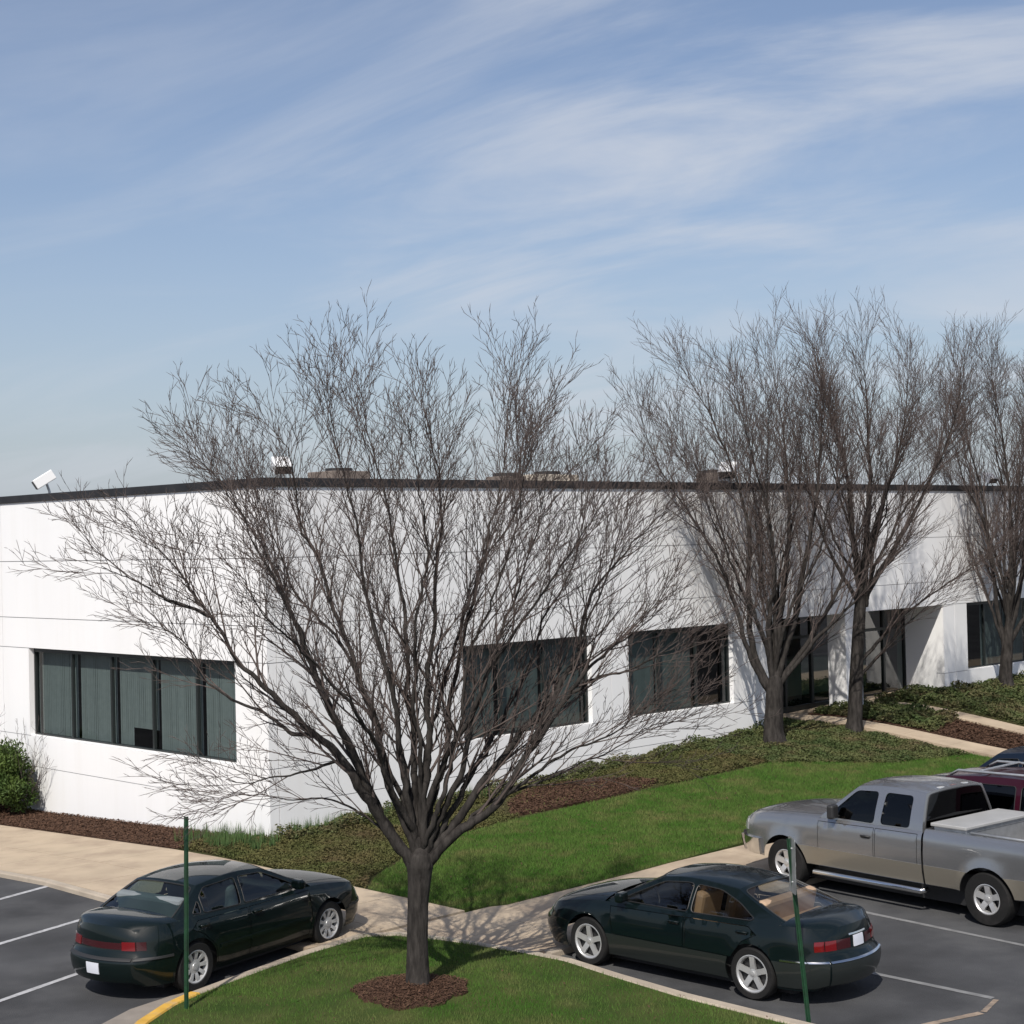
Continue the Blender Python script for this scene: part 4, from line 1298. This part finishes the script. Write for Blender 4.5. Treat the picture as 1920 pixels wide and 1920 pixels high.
    def addscreen(mp, nm, tintm, inset, sgn):
        a = 1-inset; poly = rounded([(-a, .05), (a, .05), (a*.985, .93), (-a*.985, .93)], .10)
        outl = [(-1, -.02), (1, -.02), (1, 1), (-1, 1)]
        vs, fs, _ = fill(outl, [poly], .16, .08)
        c.mesh(nm+'_surround', vs, fs, mp, S.get('gpaint', pm), root, sgn < 0)
        vs, fs, lp = fill(poly, (), .2, .09)
        mm = lambda v, k: mp(v, k)+Vector((-sgn*.008, 0, -.004))
        g_ = c.mesh(nm, vs, fs, mm, tintm, root, sgn < 0)
        q = MB(); q.tube([mp(*p) for p in lp[0]]+[mp(*lp[0][0])], .009, 4, False); q.build('seal', MT['black'], g_)
        return g_
    addscreen(screen(c.xa0, c.xa1, S['wb'], S['wt'], 1), 'windshield', S.get('fglass', S['glass']), .055, 1)
    addscreen(screen(c.xc0, c.xc1, S['rb'], S['rt_'], -1), 'rear_window', S.get('rglass', S['glass']), .07, -1)
    def rooffn(u, v):
        k = u; x0, x1 = c.xc1, c.xa1
        xs = x0+(x1-x0)*k
        x = xs+(S['wt']*k**2-S['rt_']*(1-k)**2)*(1-v*v)
        z = zr(xs)+S['rcrown']*(1-abs(v)**2.5)
        y = gside(1)(xs, zr(xs)).y*v
        e = .006*(abs(v) > .99)
        return Vector((x, y, z-e))
    roof = c.grid('roof', lin(0, 1, 18), vv, rooffn, pm, root)
    # --- underbody and interior
    ub = MB(); ub.box(((c.xr+c.xf)/2, 0, (c.sill+.30)/2+.03), (c.xf-c.xr-1.1, c.W-.62, .34+c.sill*.3))
    ub.build('underbody', MT['black'], root)
    it = MB(); zi = c.shoulder(0)
    wi = c.W/2-.12
    x0, x1 = c.xc0+.15, c.xa0-.05
    zf = c.sill+.14
    it.box(((x0+x1)/2, 0, zf), (x1-x0, wi*2, .03))
    for sg in (-1, 1): it.box(((x0+x1)/2, sg*wi, (zf+zi)/2-.03), (x1-x0, .02, zi-zf-.06))
    it.box((x0, 0, (zf+zi)/2-.03), (.02, wi*2, zi-zf-.06)); it.box((x1, 0, (zf+zi)/2-.03), (.02, wi*2, zi-zf-.06))
    it.build('cabin_tub', MT['black'] if S['seat'] != 'tan' else MT['dark'], root)
    ds = MB(); ds.box((x1-.16, 0, zi-.06), (.36, wi*1.9, .13)); ds.build('dashboard', MT[S.get('dash', 'black')], root, bevel=.03)
    sw = MB(); pts = []
    for k in range(17):
        a = 6.2832*k/16; pts.append(Vector((x1-.42+.07*math.sin(a), .36+.18*math.cos(a), zi+.02+.17*math.sin(a))))
    sw.tube(pts, .014, 6, False); sw.build('steering_wheel', MT['black'], root, smooth=True)
    def seat(x, y, wd, rear=False):
        q = MB(); R_ = Matrix.Rotation(math.radians(-14), 3, 'Y'); zc_ = zi-.34
        q.box((x, y, zc_), (.52, wd, .16)); 
        q.box(Vector((x-.30, y, zc_+.32)), (.15, wd*.95, .56), R_)
        o = q.build('seat', MT[S['seat']], root, bevel=.05)
        hy = [0] if not rear else [-.36, .36]
        for h_ in hy:
            if rear and S.get('norear', 1): continue
            e = MB(); e.box((x-.34, y+h_, zc_+.655), (.10, .27, .17), R_); e.build('headrest', MT[S['seat']], o, bevel=.04)
    seat(S['sx'][0], .37, .50); seat(S['sx'][0], -.37, .50)
    if len(S['sx']) > 1: seat(S['sx'][1], 0, 1.25, True)
    if S.get('shelf'):
        q = MB(); xs0 = c.xc0+.12; xs1 = S['sx'][1]-.36
        q.box(((xs0+xs1)/2, 0, zi-.035), (xs1-xs0, wi*1.86, .03)); q.build('parcel_shelf', MT[S['shelf']], root, bevel=.008)
    # --- wheels
    for x in (c.ar, c.af):
        for sg in (-1, 1):
            wheel(root, x, sg*(c.W/2-c.tw/2-.02), sg, c.R, c.tw, S['rim'], S['rimR'])
    # --- trim pieces laid on the skin
    def skin(nm, x0, x1, z0, z1, off, m, sides=(-1, 1), parent=None, n=10, thick=.0):
        for sg in sides:
            mp = c.side(sg, off); us = lin(x0, x1, n); zz = lin(z0, z1, 4)
            V = [mp(u, z) for u in us for z in zz]; k = len(zz)
            F = [(i*k+j, i*k+j+1, (i+1)*k+j+1, (i+1)*k+j) for i in range(len(us)-1) for j in range(k-1)]
            if sg > 0: F = [f[::-1] for f in F]
            b = len(V); V += [mp(u, z)-Vector((0, sg*off, 0)) for u in us for z in (z0, z1)]
            for i in range(len(us)-1):
                F.append((i*k, (i+1)*k, b+2*(i+1), b+2*i)); F.append((i*k+k-1, b+2*i+1, b+2*(i+1)+1, (i+1)*k+k-1))
            F.append(tuple(range(0, k))+(b+1, b)); e = (len(us)-1)*k
            F.append(tuple(range(e, e+k))+(b+2*(len(us)-1)+1, b+2*(len(us)-1)))
            o = mobj(nm, V, F, m, parent or root, smooth=True, sharp=40); orient(o)
    def face(nm, end, v0, v1, z0, z1, off, m, parent=None, n=8):
        xe = c.xf if end > 0 else c.xr
        def fn(z, v, o=off):
            p = c.side(1)(xe, z); return Vector((p.x+end*(S['bulge']*(1-v*v)+o), v*(p.y+o*.5), z))
        us = lin(z0, z1, 4); vs_ = lin(v0, v1, n); V = [fn(u, v) for u in us for v in vs_]; k = len(vs_)
        F = [(i*k+j, i*k+j+1, (i+1)*k+j+1, (i+1)*k+j) for i in range(len(us)-1) for j in range(k-1)]
        if end < 0: F = [f[::-1] for f in F]
        b = len(V); V += [fn(u, v, -.01) for u in (z0, z1) for v in vs_]
        for j in range(k-1):
            F.append((j, j+1, b+j+1, b+j)); e = (len(us)-1)*k; F.append((e+j, e+j+1, b+k+j+1, b+k+j))
        F.append((0, b, b+k, 4*k)); F.append((k-1, b+k-1, b+2*k-1, 4*k+k-1))
        o = mobj(nm, V, F, m, parent or root, smooth=True, sharp=40); orient(o); return o
    def skinpoly(nm, poly, off, m, sides=(-1, 1), parent=None, cc=None):
        for sg in sides:
            vs, fs, lp = fill(poly, (), .09, .05)
            mp = (cc or c).side(sg, off); V = [mp(a, b) for a, b in vs]; F = [f[::-1] if sg > 0 else f for f in fs]
            n = len(V); k = len(lp[0])
            V += [mp(a, b)-Vector((0, sg*off*1.2, 0)) for a, b in lp[0]]+[mp(a, b) for a, b in lp[0]]
            F += [(n+i, n+(i+1) % k, n+k+(i+1) % k, n+k+i) for i in range(k)]
            mobj(nm, V, F, m, parent or root, smooth=True, sharp=40)
    def archpts(xc, zmax, front, R_=None, z0=None):
        o = []; R_ = (R_ or c.aR)+.004; z0 = z0 or c.sill+.01
        a0 = math.asin(max(-1, min(1, (z0-c.R)/R_))); a1 = math.asin(min(1, (zmax-c.R)/R_))
        for k in range(9):
            a = a0+(a1-a0)*k/8; o.append((xc+(1 if front else -1)*R_*math.cos(a), c.R+R_*math.sin(a)))
        return o
    S['_sp'] = skinpoly; S['_ap'] = archpts
    S['trimfn'](c, root, skin, face, topfn)
    # mirrors
    for sg in (-1, 1):
        q = MB(); b = gside(sg)(c.xa0-.38, zb(c.xa0-.38)+.05); y = abs(b.y)
        q.box((c.xa0-.38+S.get('mx', 0), sg*(y+.12), b.z+.06*S.get('mk', 1)), (.12, .20, .13*S.get('mk', 1)), Matrix.Rotation(sg*.2, 3, 'Z'))
        mi = q.build('mirror', S.get('mmat', pm), root, bevel=.035)
        q = MB(); q.tube([(c.xa0-.38+S.get('mx', 0), sg*(y-.03), b.z+.01), (c.xa0-.38+S.get('mx', 0), sg*(y+.08), b.z+.04)], .022, 6); q.build('mirror_arm', MT['black'], mi)
    return root, c, gside, rooffn

def place(px_r, px_f, side_y, wb, off=0):
    """pose from the contact points of the two wheels on the viewer's side: returns location and heading"""
    def gp(p):
        d = ray(*p); t = (0-HC)/d.z; q = CAM+d*t; return q
    r_ = gp(px_r); f_ = gp(px_f); d = (f_-r_); d.z = 0; d.normalize()
    mid = (r_+f_)/2; l = Vector((-d.y, d.x, 0))
    return mid-l*side_y, math.atan2(d.y, d.x)

def sedan_trim(kind):
    def fn(c, root, skin, face, topfn):
        face('front_bumper_insert', 1, -.8, .8, .30, .40, .006, MT['black'])
        face('grille', 1, -.36, .36, .56, .66, .006, MT['black'])
        for v0, v1 in ((.45, .98), (-.98, -.45)): face('headlight', 1, v0, v1, .55, .67, .008, MT['lamp'])
        skin('turn_lamp', c.xf-.22, c.xf, .55, .67, .006, MT['lamp'], n=5)
        if kind == 'A':
            face('tail_panel', -1, -.68, .68, .665, .745, .005, MT['dred'])
            for v0, v1 in ((.68, .99), (-.99, -.68)): face('tail_light', -1, v0, v1, .655, .76, .010, MT['red'])
            skin('side_tail_light', c.xr, c.xr+.10, .655, .76, .009, MT['dred'], n=5)
            p = face('rear_plate', -1, -.20, .20, .36, .50, .008, MT['plate'])
            face('bumper_strip', -1, -.98, .98, .545, .575, .016, MT['black'])
            skin('bumper_strip', c.xr, c.ar-.40, .545, .575, .014, MT['black'], n=8)
            skin('bumper_strip', c.af+.42, c.xf, .47, .50, .012, MT['black'], n=8)
            skin('side_moulding', c.ar+.42, c.af-.42, .47, .515, .012, S_A['paint'], n=20)
            q = MB(); pts = [Vector((c.warp(c.xr, .86)-.005-.118, .06*math.cos(a), .845+.035*math.sin(a))) for a in lin(0, 6.283, 14)]
            q.tube(pts, .007, 5, False); q.build('emblem', MT['chrome'], root)
        else:
            for v0, v1 in ((.30, .72), (-.72, -.30)): face('tail_panel', -1, v0, v1, .67, .785, .005, MT['dred'])
            for v0, v1 in ((.72, .99), (-.99, -.72)): face('tail_light', -1, v0, v1, .67, .785, .010, MT['red'])
            skin('side_tail_light', c.xr, c.xr+.10, .67, .785, .009, MT['red'], n=5)
            face('rear_plate', -1, -.19, .19, .67, .80, .014, MT['plate'])
            face('plate_bar', -1, -.34, .34, .815, .835, .014, MT['chrome'])
            face('bumper_strip', -1, -.98, .98, .545, .565, .016, MT['chrome'])
            skin('bumper_strip', c.xr, c.ar-.42, .545, .565, .014, MT['chrome'], n=8)
            up = [(x, .485) for x in lin(c.ar+.40, c.af-.40, 4)]
            c.S['_sp']('lower_cladding', c.S['_ap'](c.ar, .485, True)+c.S['_ap'](c.af, .485, False)[::-1], .010, MT['cladding'])
            c.S['_sp']('rear_cladding', [(c.xr+.01, .535)]+c.S['_ap'](c.ar, .535, False, None, c.sill+.03)[::-1]+[(c.xr+.13, c.sill+.03), (c.xr+.01, c.sill+.07)], .008, MT['cladding'])
            face('rear_lower_cladding', -1, -1, 1, c.sill+.07, .535, .008, MT['cladding'])
            q = MB(); pts = [Vector((c.warp(c.xr, .9)-.005-.118, .05*math.cos(a), .885+.035*math.sin(a))) for a in lin(0, 6.283, 14)]
            q.tube(pts, .007, 5, False); q.build('emblem', MT['chrome'], root)
        return
    return fn
MT['cladding'] = mat('cladding', (.016, .020, .019), .45, metal=.2, coat=.5)
def gout_sedan(xc0, xc1, xa1, xa0, zb, rt):
    def f(_):
        o = [(x, smooth_tab(x, zb)-.012) for x in lin(xc0, xa0, 24)]
        o += [(x, smooth_tab(x, rt)) for x in lin(xa1, xc1, 16)]
        return o
    return f
zsA = [(-2.16, .88), (-2.02, .93), (-1.8, .945), (-1.0, .93), (0, .905), (.95, .90), (1.4, .865), (1.9, .79), (2.15, .72), (2.26, .655)]
rtA = [(-1.02, 1.265), (-.6, 1.305), (-.2, 1.31), (.18, 1.275)]
S_A = dict(paint=paint('dark_green_paint', (.0010, .0050, .0046), metal=0, rough=.5), W=1.68, xr=-2.16, xf=2.26, ar=-1.31, af=1.31, R=.315, aR=.365, tw=.20, rimR=.208, rim='hubcap',
    sill=.20, zc=.55, tumble=.05, crease=.80, rc=.62, rk=.42, flare=.012, bulge=.13, zs=zsA,
    ff=[(.2, -.06), (.3, .0), (.45, .01), (.52, -.01), (.57, -.06), (.66, -.10), (.8, -.2)],
    fr=[(.2, -.08), (.3, -.01), (.45, .02), (.545, .01), (.60, -.06), (.8, -.09), (.95, -.14)],
    crown=[(-2.5, .02), (-1.5, .05), (.9, .07), (1.6, .07), (2.26, .02)],
    doors=[[(.88, .26), (.93, .50), (.90, .86), (-.30, .875), (-.30, .26)], [(-.33, .26), (-.33, .875), (-1.24, .885), (-1.36, .80), (-1.16, .70), (-.97, .52), (-.90, .26)]],
    handles=[(-.16, .80), (-1.15, .815)],
    xa0=1.02, xa1=.18, xc1=-1.02, xc0=-1.62, rooftab=rtA, inset=.03, wr=.55, gtaper=.03, gout=gout_sedan(-1.62, -1.02, .18, 1.02, zsA, rtA),
    wins=[[(.80, .93), (.16, 1.235), (-.30, 1.262), (-.33, .93)], [(-.40, .93), (-.37, 1.262), (-.93, 1.235), (-1.07, 1.14), (-1.07, .945)], [(-1.12, .95), (-1.12, 1.11), (-1.27, .965)]],
    wb=.13, wt=.05, rb=.12, rt_=.04, rcrown=.045, glass=MT['gC'], seat='grey', sx=[-.05, -.95], shelf='shelf', trim='black', wr_=.04,
    trimfn=sedan_trim('A'))
loc, rz = place((377, 1859), (621, 1775), -.86, 2.62)
make_car(S_A, loc, rz, 'dark green sedan with silver hubcaps and white rear plate beside the left green post')
zsB = [(-2.26, .88), (-2.08, .94), (-1.8, .955), (-1.0, .935), (0, .90), (.95, .885), (1.4, .85), (1.9, .765), (2.15, .69), (2.26, .62)]
rtB = [(-.95, 1.25), (-.5, 1.29), (-.1, 1.295), (.22, 1.26)]
S_B = dict(S_A)
S_B.update(paint=paint('deep_green_paint', (.0010, .0048, .0054), metal=0, rough=.5), xr=-2.26, W=1.70, R=.32, aR=.37, rimR=.226, rim='five', zs=zsB, rooftab=rtB, zc=.52, crease=.74,
    crown=[(-2.5, .02), (-1.5, .05), (.9, .08), (1.6, .08), (2.26, .03)],
    xa0=1.08, xa1=.22, xc1=-.95, xc0=-1.78, gout=gout_sedan(-1.78, -.95, .22, 1.08, zsB, rtB), wr=.53,
    doors=[[(.88, .49), (.92, .84), (-.28, .865), (-.28, .49)], [(-.31, .49), (-.31, .866), (-1.26, .885), (-1.38, .80), (-1.18, .70), (-1.02, .49)]],
    handles=[(-.14, .79), (-1.18, .81)],
    wins=[[(.84, .92), (.18, 1.218), (-.16, 1.25), (-.30, 1.25), (-.30, .925)], [(-.35, .925), (-.35, 1.25), (-.72, 1.225), (-1.06, 1.11), (-1.30, .975), (-1.26, .945)]],
    wb=.13, wt=.05, rb=.20, rt_=.05, rcrown=.05, glass=MT['gCt'], seat='tan', shelf='tan', dash='black', sx=[-.02, -.95], trim='black', wr_=.06, trimfn=sedan_trim('B'))
loc, rz = place((1402, 1876), (1104, 1812), .865, 2.62)
make_car(S_B, loc, rz, 'dark green sedan with five spoke alloy wheels and tan seats beside the right green post')

# pickup
zsP = [(-.78, 1.21), (.2, 1.20), (1.1, 1.185), (1.5, 1.165), (2.2, 1.13), (2.65, 1.08), (2.86, 1.02)]
rtP = [(-.70, 1.735), (-.2, 1.765), (.3, 1.75), (.56, 1.715)]
pew = paint('pewter_paint', (.34, .34, .345), metal=.8, rough=.27)
MT['pewlow'] = mat('warm_pewter_paint', (.27, .245, .20), .36, metal=.55, coat=.9)
def trimP(c, root, skin, face, topfn):
    face('front_bumper', 1, -1.02, 1.02, .46, .72, .06, MT['chrome'])
    skin('front_bumper_end', c.af+.52, c.xf+.0, .46, .72, .05, MT['chrome'], n=6)
    face('bumper_cap', 1, -.98, .98, .722, .77, .045, MT['black'])
    face('grille', 1, -.55, .55, .80, 1.0, .01, MT['black'])
    for v0, v1 in ((.58, .99), (-.99, -.58)): face('headlight', 1, v0, v1, .84, 1.0, .012, MT['lamp'])
    skin('turn_lamp', c.xf-.16, c.xf, .82, 1.0, .008, MT['lamp'], n=4)
    c.S['_sp']('lower_cladding', [(c.cabr+.004, .73), (c.cabr+.004, c.sill+.01)]+c.S['_ap'](c.af, .73, False), .010, MT['pewlow'])
    for sg in (-1, 1):
        q = MB(); q.tube([(c.cabr-.05, sg*(c.W/2-.10), .36), (c.cabr+.02, sg*(c.W/2+.0), .34), (c.af-.62, sg*(c.W/2+.0), .34), (c.af-.55, sg*(c.W/2-.10), .36)], .042, 10)
        q.build('side_step', MT['chrome'], root, smooth=True)
    # ---- cargo bed
    x0, x1 = c.cabr-.035, -3.02
    c2 = Car(dict(c.S)); c2.__dict__.update(dict(xr=x1, zs=[(-3.1, 1.23), (-.8, 1.23)], rc=.12, rk=.35, fr=[(.3, -.02), (.6, 0), (1.3, -.02)]))
    top = [(x, 1.23) for x in lin(x0, x1, 20)]
    a0 = math.asin((c.sill-c.R)/c.aR); ar = []
    for k in range(17):
        a = math.pi-a0-(math.pi-2*a0)*k/16; ar.append((c.ar+c.aR*math.cos(a), max(c.sill, c.R+c.aR*math.sin(a))))
    out = [(x1, c.sill+.02)]+ar+[(x0, c.sill)]+top
    bd = MB()
    for sg in (-1, 1):
        vs, fs, _ = fill(out, (), .085, .05)
        mp = c2.side(sg)
        bd.add([mp(a, b) for a, b in vs], [f[::-1] if sg > 0 else f for f in fs])
        # rail top, inner wall, front edge
        yo = lambda x: c2.half(x, 1.23); yi = c.W/2-.21
        for a, b in zip(lin(x0, x1, 10), lin(x0, x1, 10)[1:]):
            bd.add([(a, sg*yo(a), 1.23), (b, sg*yo(b), 1.23), (b, sg*(yo(b)-.03), 1.25), (a, sg*(yo(a)-.03), 1.25)], [(0, 1, 2, 3)])
            bd.add([(a, sg*(yo(a)-.03), 1.25), (b, sg*(yo(b)-.03), 1.25), (b, sg*yi, 1.25), (a, sg*yi, 1.25)], [(0, 1, 2, 3)])
            bd.add([(a, sg*yi, 1.25), (b, sg*yi, 1.25), (b, sg*yi, .72), (a, sg*yi, .72)], [(0, 1, 2, 3)])
        bd.add([(x0, sg*yo(x0), 1.22), (x0, sg*yi, 1.24), (x0, sg*yi, .5), (x0, sg*c2.half(x0, .5), .5)], [(0, 1, 2, 3)])
    bd.add([(x0, -.80, .5), (x0, .80, .5), (x0, .80, 1.24), (x0, -.80, 1.24)], [(0, 1, 2, 3)])
    b_ = mobj('cargo_bed', bd.v, bd.f, pew, root, smooth=True, sharp=40)
    fl_ = MB(); fl_.box(((x0+x1)/2, 0, .73), (x0-x1-.02, (c.W/2-.21)*2, .03))
    for i in range(9): fl_.box(((x0+x1)/2, -.64+i*.16, .75), (x0-x1-.1, .06, .015))
    fl_.build('bed_liner', MT['black'], root)
    tg_ = MB(); tg_.box((x1+.0, 0, .92), (.06, 1.55, .64)); tg_.build('tailgate', pew, root, bevel=.015)
    rb_ = MB(); rb_.box((x1-.12, 0, .52), (.16, 1.85, .20)); rb_.build('rear_bumper', MT['chrome'], root, bevel=.03)
    for sg in (-1, 1):
        q = MB(); q.box((x1-.01, sg*.87, .96), (.05, .12, .42)); q.build('tail_light', MT['red'], root, bevel=.01)
    c.S['_sp']('bed_cladding', c.S['_ap'](c.ar, .73, True)+[(x0-.004, .73), (x0-.004, c.sill+.01)], .010, MT['pewlow'], cc=c2)
    c.S['_sp']('bed_cladding', [(x1+.01, .73)]+c.S['_ap'](c.ar, .73, False)[::-1]+[(x1+.01, c.sill+.03)], .010, MT['pewlow'], cc=c2)
    tb_ = MB(); tb_.box((x0-.36, 0, 1.32), (.62, 1.72, .05)); tb_.build('toolbox_lid', MT['toolbox'], root, bevel=.012)
    tb_ = MB(); tb_.box((x0-.36, 0, 1.27), (.56, 1.62, .07)); tb_.box((x0-.36, 0, 1.05), (.54, 1.36, .40)); tb_.build('toolbox', MT['steel'], root, bevel=.01)
    br = MB()
    for sg in (-1, 1): br.tube([(x0-.75, sg*(c.W/2-.14), 1.275), (x1+.1, sg*(c.W/2-.14), 1.275)], .02, 6)
    br.build('bed_rail', MT['steel'], root, smooth=True)
    q = MB(); q.tube([topfn(2.0, 0)*0+Vector((.3, -.2, 1.86)), Vector((.25, .2, 1.86))], .012, 5)
    for v in (-.3, 0, .3):
        w_ = MB(); w_.box((-.66, v, 1.775), (.07, .12, .03)); w_.build('cab_lamp', MT['red'] if v == 0 else MT['lamp'], root, bevel=.01)
MT['toolbox'] = mat('toolbox_paint', (.36, .36, .355), .45, var=.06)
S_P = dict(bed=True, cabr=-.78, paint=pew, W=1.99, xr=-3.05, xf=2.86, ar=-1.875, af=1.875, R=.385, aR=.455, tw=.26, rimR=.215, rim='truck',
    sill=.44, zc=.85, tumble=.04, crease=1.10, rc=.45, rk=.35, flare=.03, bulge=.06, zs=zsP,
    ff=[(.4, -.05), (.6, 0), (.8, -.01), (1.0, -.05), (1.1, -.12)], fr=[(.4, 0), (1.3, 0)],
    crown=[(-.7, .03), (1.0, .07), (2.86, .05)],
    doors=[[(1.18, .47), (1.18, 1.14), (.10, 1.16), (.10, .47)], [(.07, .47), (.07, 1.16), (-.70, 1.165), (-.70, .47)]],
    handles=[(.24, 1.02), None], hmat=MT['black'],
    xa0=1.22, xa1=.56, xc1=-.70, xc0=-.76, rooftab=rtP, inset=.03, wr=.70, gtaper=.0, gout=gout_sedan(-.76, -.70, .56, 1.22, zsP, rtP),
    wins=[[(1.04, 1.22), (.56, 1.66), (.14, 1.685), (.14, 1.215)], [(.02, 1.22), (.0, 1.685), (-.50, 1.685), (-.52, 1.225)]],
    wb=.12, wt=.05, rb=.03, rt_=.03, rcrown=.05, glass=MT['gD'], fglass=MT['gC'], rglass=MT['gD'], seat='grey', sx=[.1], wr_=.07, mmat=MT['black'], mk=1.7,
    trimfn=trimP)
loc, rz = place((1857, 1738), (1471, 1662), .955, 3.75)
root, c, gs, rfn = make_car(S_P, loc, rz, 'silver grey pickup truck with extended cab, chrome side step and a toolbox across its bed', 'pickup truck', 'pickup_truck')
PL, PR = loc, rz

# maroon sport utility vehicle behind it
zsM = [(-2.35, 1.08), (-1.5, 1.08), (0, 1.06), (1.0, 1.04), (1.5, 1.02), (2.1, .96), (2.35, .88)]
rtM = [(-2.15, 1.66), (-1.4, 1.70), (-.4, 1.70), (.28, 1.64)]
mar = paint('maroon_paint', (.030, .0022, .008), metal=.1)
def trimM(c, root, skin, face, topfn):
    face('grille', 1, -.5, .5, .68, .82, .01, MT['black'])
    for v0, v1 in ((.56, .99), (-.99, -.56)): face('headlight', 1, v0, v1, .68, .82, .012, MT['lamp'])
    for v0, v1 in ((.80, .99), (-.99, -.80)): face('tail_light', -1, v0, v1, .75, 1.05, .012, MT['red'])
    face('rear_bumper', -1, -1, 1, .42, .62, .05, MT['black'])
    face('front_bumper', 1, -1, 1, .42, .60, .05, MT['black'])
    skin('side_moulding', c.ar+.45, c.af-.45, .62, .72, .014, MT['black'], n=16)
    if c.S.get('norack'): return
    for sg in (-1, 1):
        q = MB(); q.tube([(.20, sg*.63, 1.68), (.05, sg*.63, 1.765), (-1.9, sg*.63, 1.775), (-2.05, sg*.63, 1.69)], .022, 8)
        q.build('roof_rail', MT['steel'], root, smooth=True)
    for x in (-.35, -1.5):
        q = MB(); q.box((x, 0, 1.785), (.06, 1.22, .025)); q.build('roof_crossbar', MT['steel'], root, bevel=.006)
S_M = dict(paint=mar, W=1.82, xr=-2.35, xf=2.35, ar=-1.4, af=1.4, R=.36, aR=.42, tw=.24, rimR=.21, rim='truck',
    sill=.34, zc=.75, tumble=.04, crease=.98, rc=.4, rk=.38, flare=.02, bulge=.06, zs=zsM,
    ff=[(.3, -.05), (.5, 0), (.7, -.02), (.9, -.12)], fr=[(.3, -.03), (.5, 0), (1.1, -.05)],
    crown=[(-2.35, .02), (1.0, .06), (2.35, .03)],
    doors=[[(.95, .40), (.98, 1.0), (-.15, 1.02), (-.15, .40)], [(-.18, .40), (-.18, 1.02), (-1.12, 1.03), (-1.12, .85), (-.93, .40)]],
    handles=[(-.02, .92), (-1.0, .93)], hmat=MT['chrome'],
    xa0=1.1, xa1=.28, xc1=-2.1, xc0=-2.25, rooftab=rtM, inset=.03, wr=.66, gtaper=.0, gout=gout_sedan(-2.25, -2.1, .28, 1.1, zsM, rtM),
    wins=[[(.90, 1.10), (.28, 1.56), (-.14, 1.59), (-.14, 1.10)], [(-.22, 1.10), (-.22, 1.59), (-1.0, 1.60), (-1.0, 1.11)], [(-1.10, 1.11), (-1.10, 1.60), (-1.95, 1.57), (-2.05, 1.13)]],
    wb=.10, wt=.05, rb=.03, rt_=.03, rcrown=.04, glass=MT['gD'], fglass=MT['gC'], rglass=MT['gD'], seat='grey', sx=[0, -1.0], trim='black', wr_=.05, trimfn=trimM)
make_car(S_M, P(5.95, 11.6, 0), AN+math.pi/2, 'maroon sport utility vehicle with silver roof rails parked beyond the pickup truck', 'car', 'car')
S_N = dict(S_M); S_N['paint'] = paint('dark_blue_paint', (.004, .009, .020), metal=0); S_N['norack'] = 1
make_car(S_N, P(8.85, 10.95, 0), AN+math.pi/2, 'dark blue tall car half hidden at the right edge beyond the maroon one')

# ------------------------------------------------------------------ words for the setting and the loose cover
WORDS = {
 'ground': ('dark grey asphalt of the parking lot with faint stains', 'ground'),
 'sidewalk': ('tan concrete walk running along both parking lots', 'sidewalk'),
 'gutter': ('grey concrete gutter outside the yellow kerb', 'gutter'),
 'yellow_kerb': ('curved kerb painted yellow at the lower left of the grass island', 'kerb'),
 'island_lawn': ('grass island around the big bare tree', 'lawn'),
 'lawn': ('green lawn between the planting bed and the tan walk', 'lawn'),
 'planting_bed': ('low planting bed along the foot of the long wall', 'bed'),
 'mulch_bed': ('dark brown mulch bed along the foot of the short wall', 'bed'),
 'mulch_patch': ('bare brown mulch patch inside the planting bed by the long wall', 'bed'),
 'door_bed': ('bed between the two paths that lead to the entrance', 'bed'),
 'side_bed': ('planted bed right of the entrance paths', 'bed'),
 'threshold': ('concrete threshold inside the recessed entrance', 'pavement'),
 'mulch_ring': ('round brown mulch ring at the foot of the big tree', 'mulch'),
 'island_grass': ('short green grass blades on the tree island', 'grass'),
 'lawn_grass': ('short green grass blades on the lawn before the long wall', 'grass'),
 'mulch_ring_chips': ('brown bark chips around the big tree trunk', 'mulch'),
 'mulch_bed_chips': ('dark bark chips below the short wall', 'mulch'),
 'mulch_patch_chips': ('dark bark chips on the bare patch by the long wall', 'mulch'),
 'ground_cover': ('olive and brown ground cover left of and behind the lawn', 'ground cover'),
 'wall_cover': ('green plants growing right against the long wall', 'ground cover'),
 'ivy_cover': ('dark green ground cover around the trees by the entrance', 'ground cover'),
 'ivy_between_paths': ('dark green plants between the two entrance paths', 'ground cover'),
 'chips_between_paths': ('dark bark chips between the two entrance paths', 'mulch'),
 'ivy_side': ('dark green ground cover right of the entrance paths', 'ground cover'),
 'fallen_leaves': ('few brown leaves fallen on the tree island', 'leaves'),
 'lawn_fallen_leaves': ('few brown leaves fallen on the lawn', 'leaves'),
 'tall_tufts': ('tall green grass tufts at the corner of the building', 'grass'),
 'wall_tufts': ('tall thin grass tufts at the foot of the long wall', 'grass'),
 'parking_kerb': ('plain concrete kerb between parking lot and walk', 'kerb'),
 'island_kerb': ('plain concrete kerb around the grass island', 'kerb'),
 'parking_line': ('painted line marking the parking spaces', 'marking'),
 'entrance_path': ('narrow tan concrete path leading to the entrance', 'path'),
}
for o in COL.objects:
    if o.parent is None and o.get('kind'):
        k = o.name.split('.')[0]
        if k in WORDS:
            o['label'], o['category'] = WORDS[k]
        if k in ('parking_line', 'parking_kerb', 'island_kerb', 'entrance_path'):
            o['group'] = {'parking_line': 'painted parking lines', 'parking_kerb': 'kerbs of the parking lots', 'island_kerb': 'kerbs of the grass island', 'entrance_path': 'paths to the entrance'}[k]
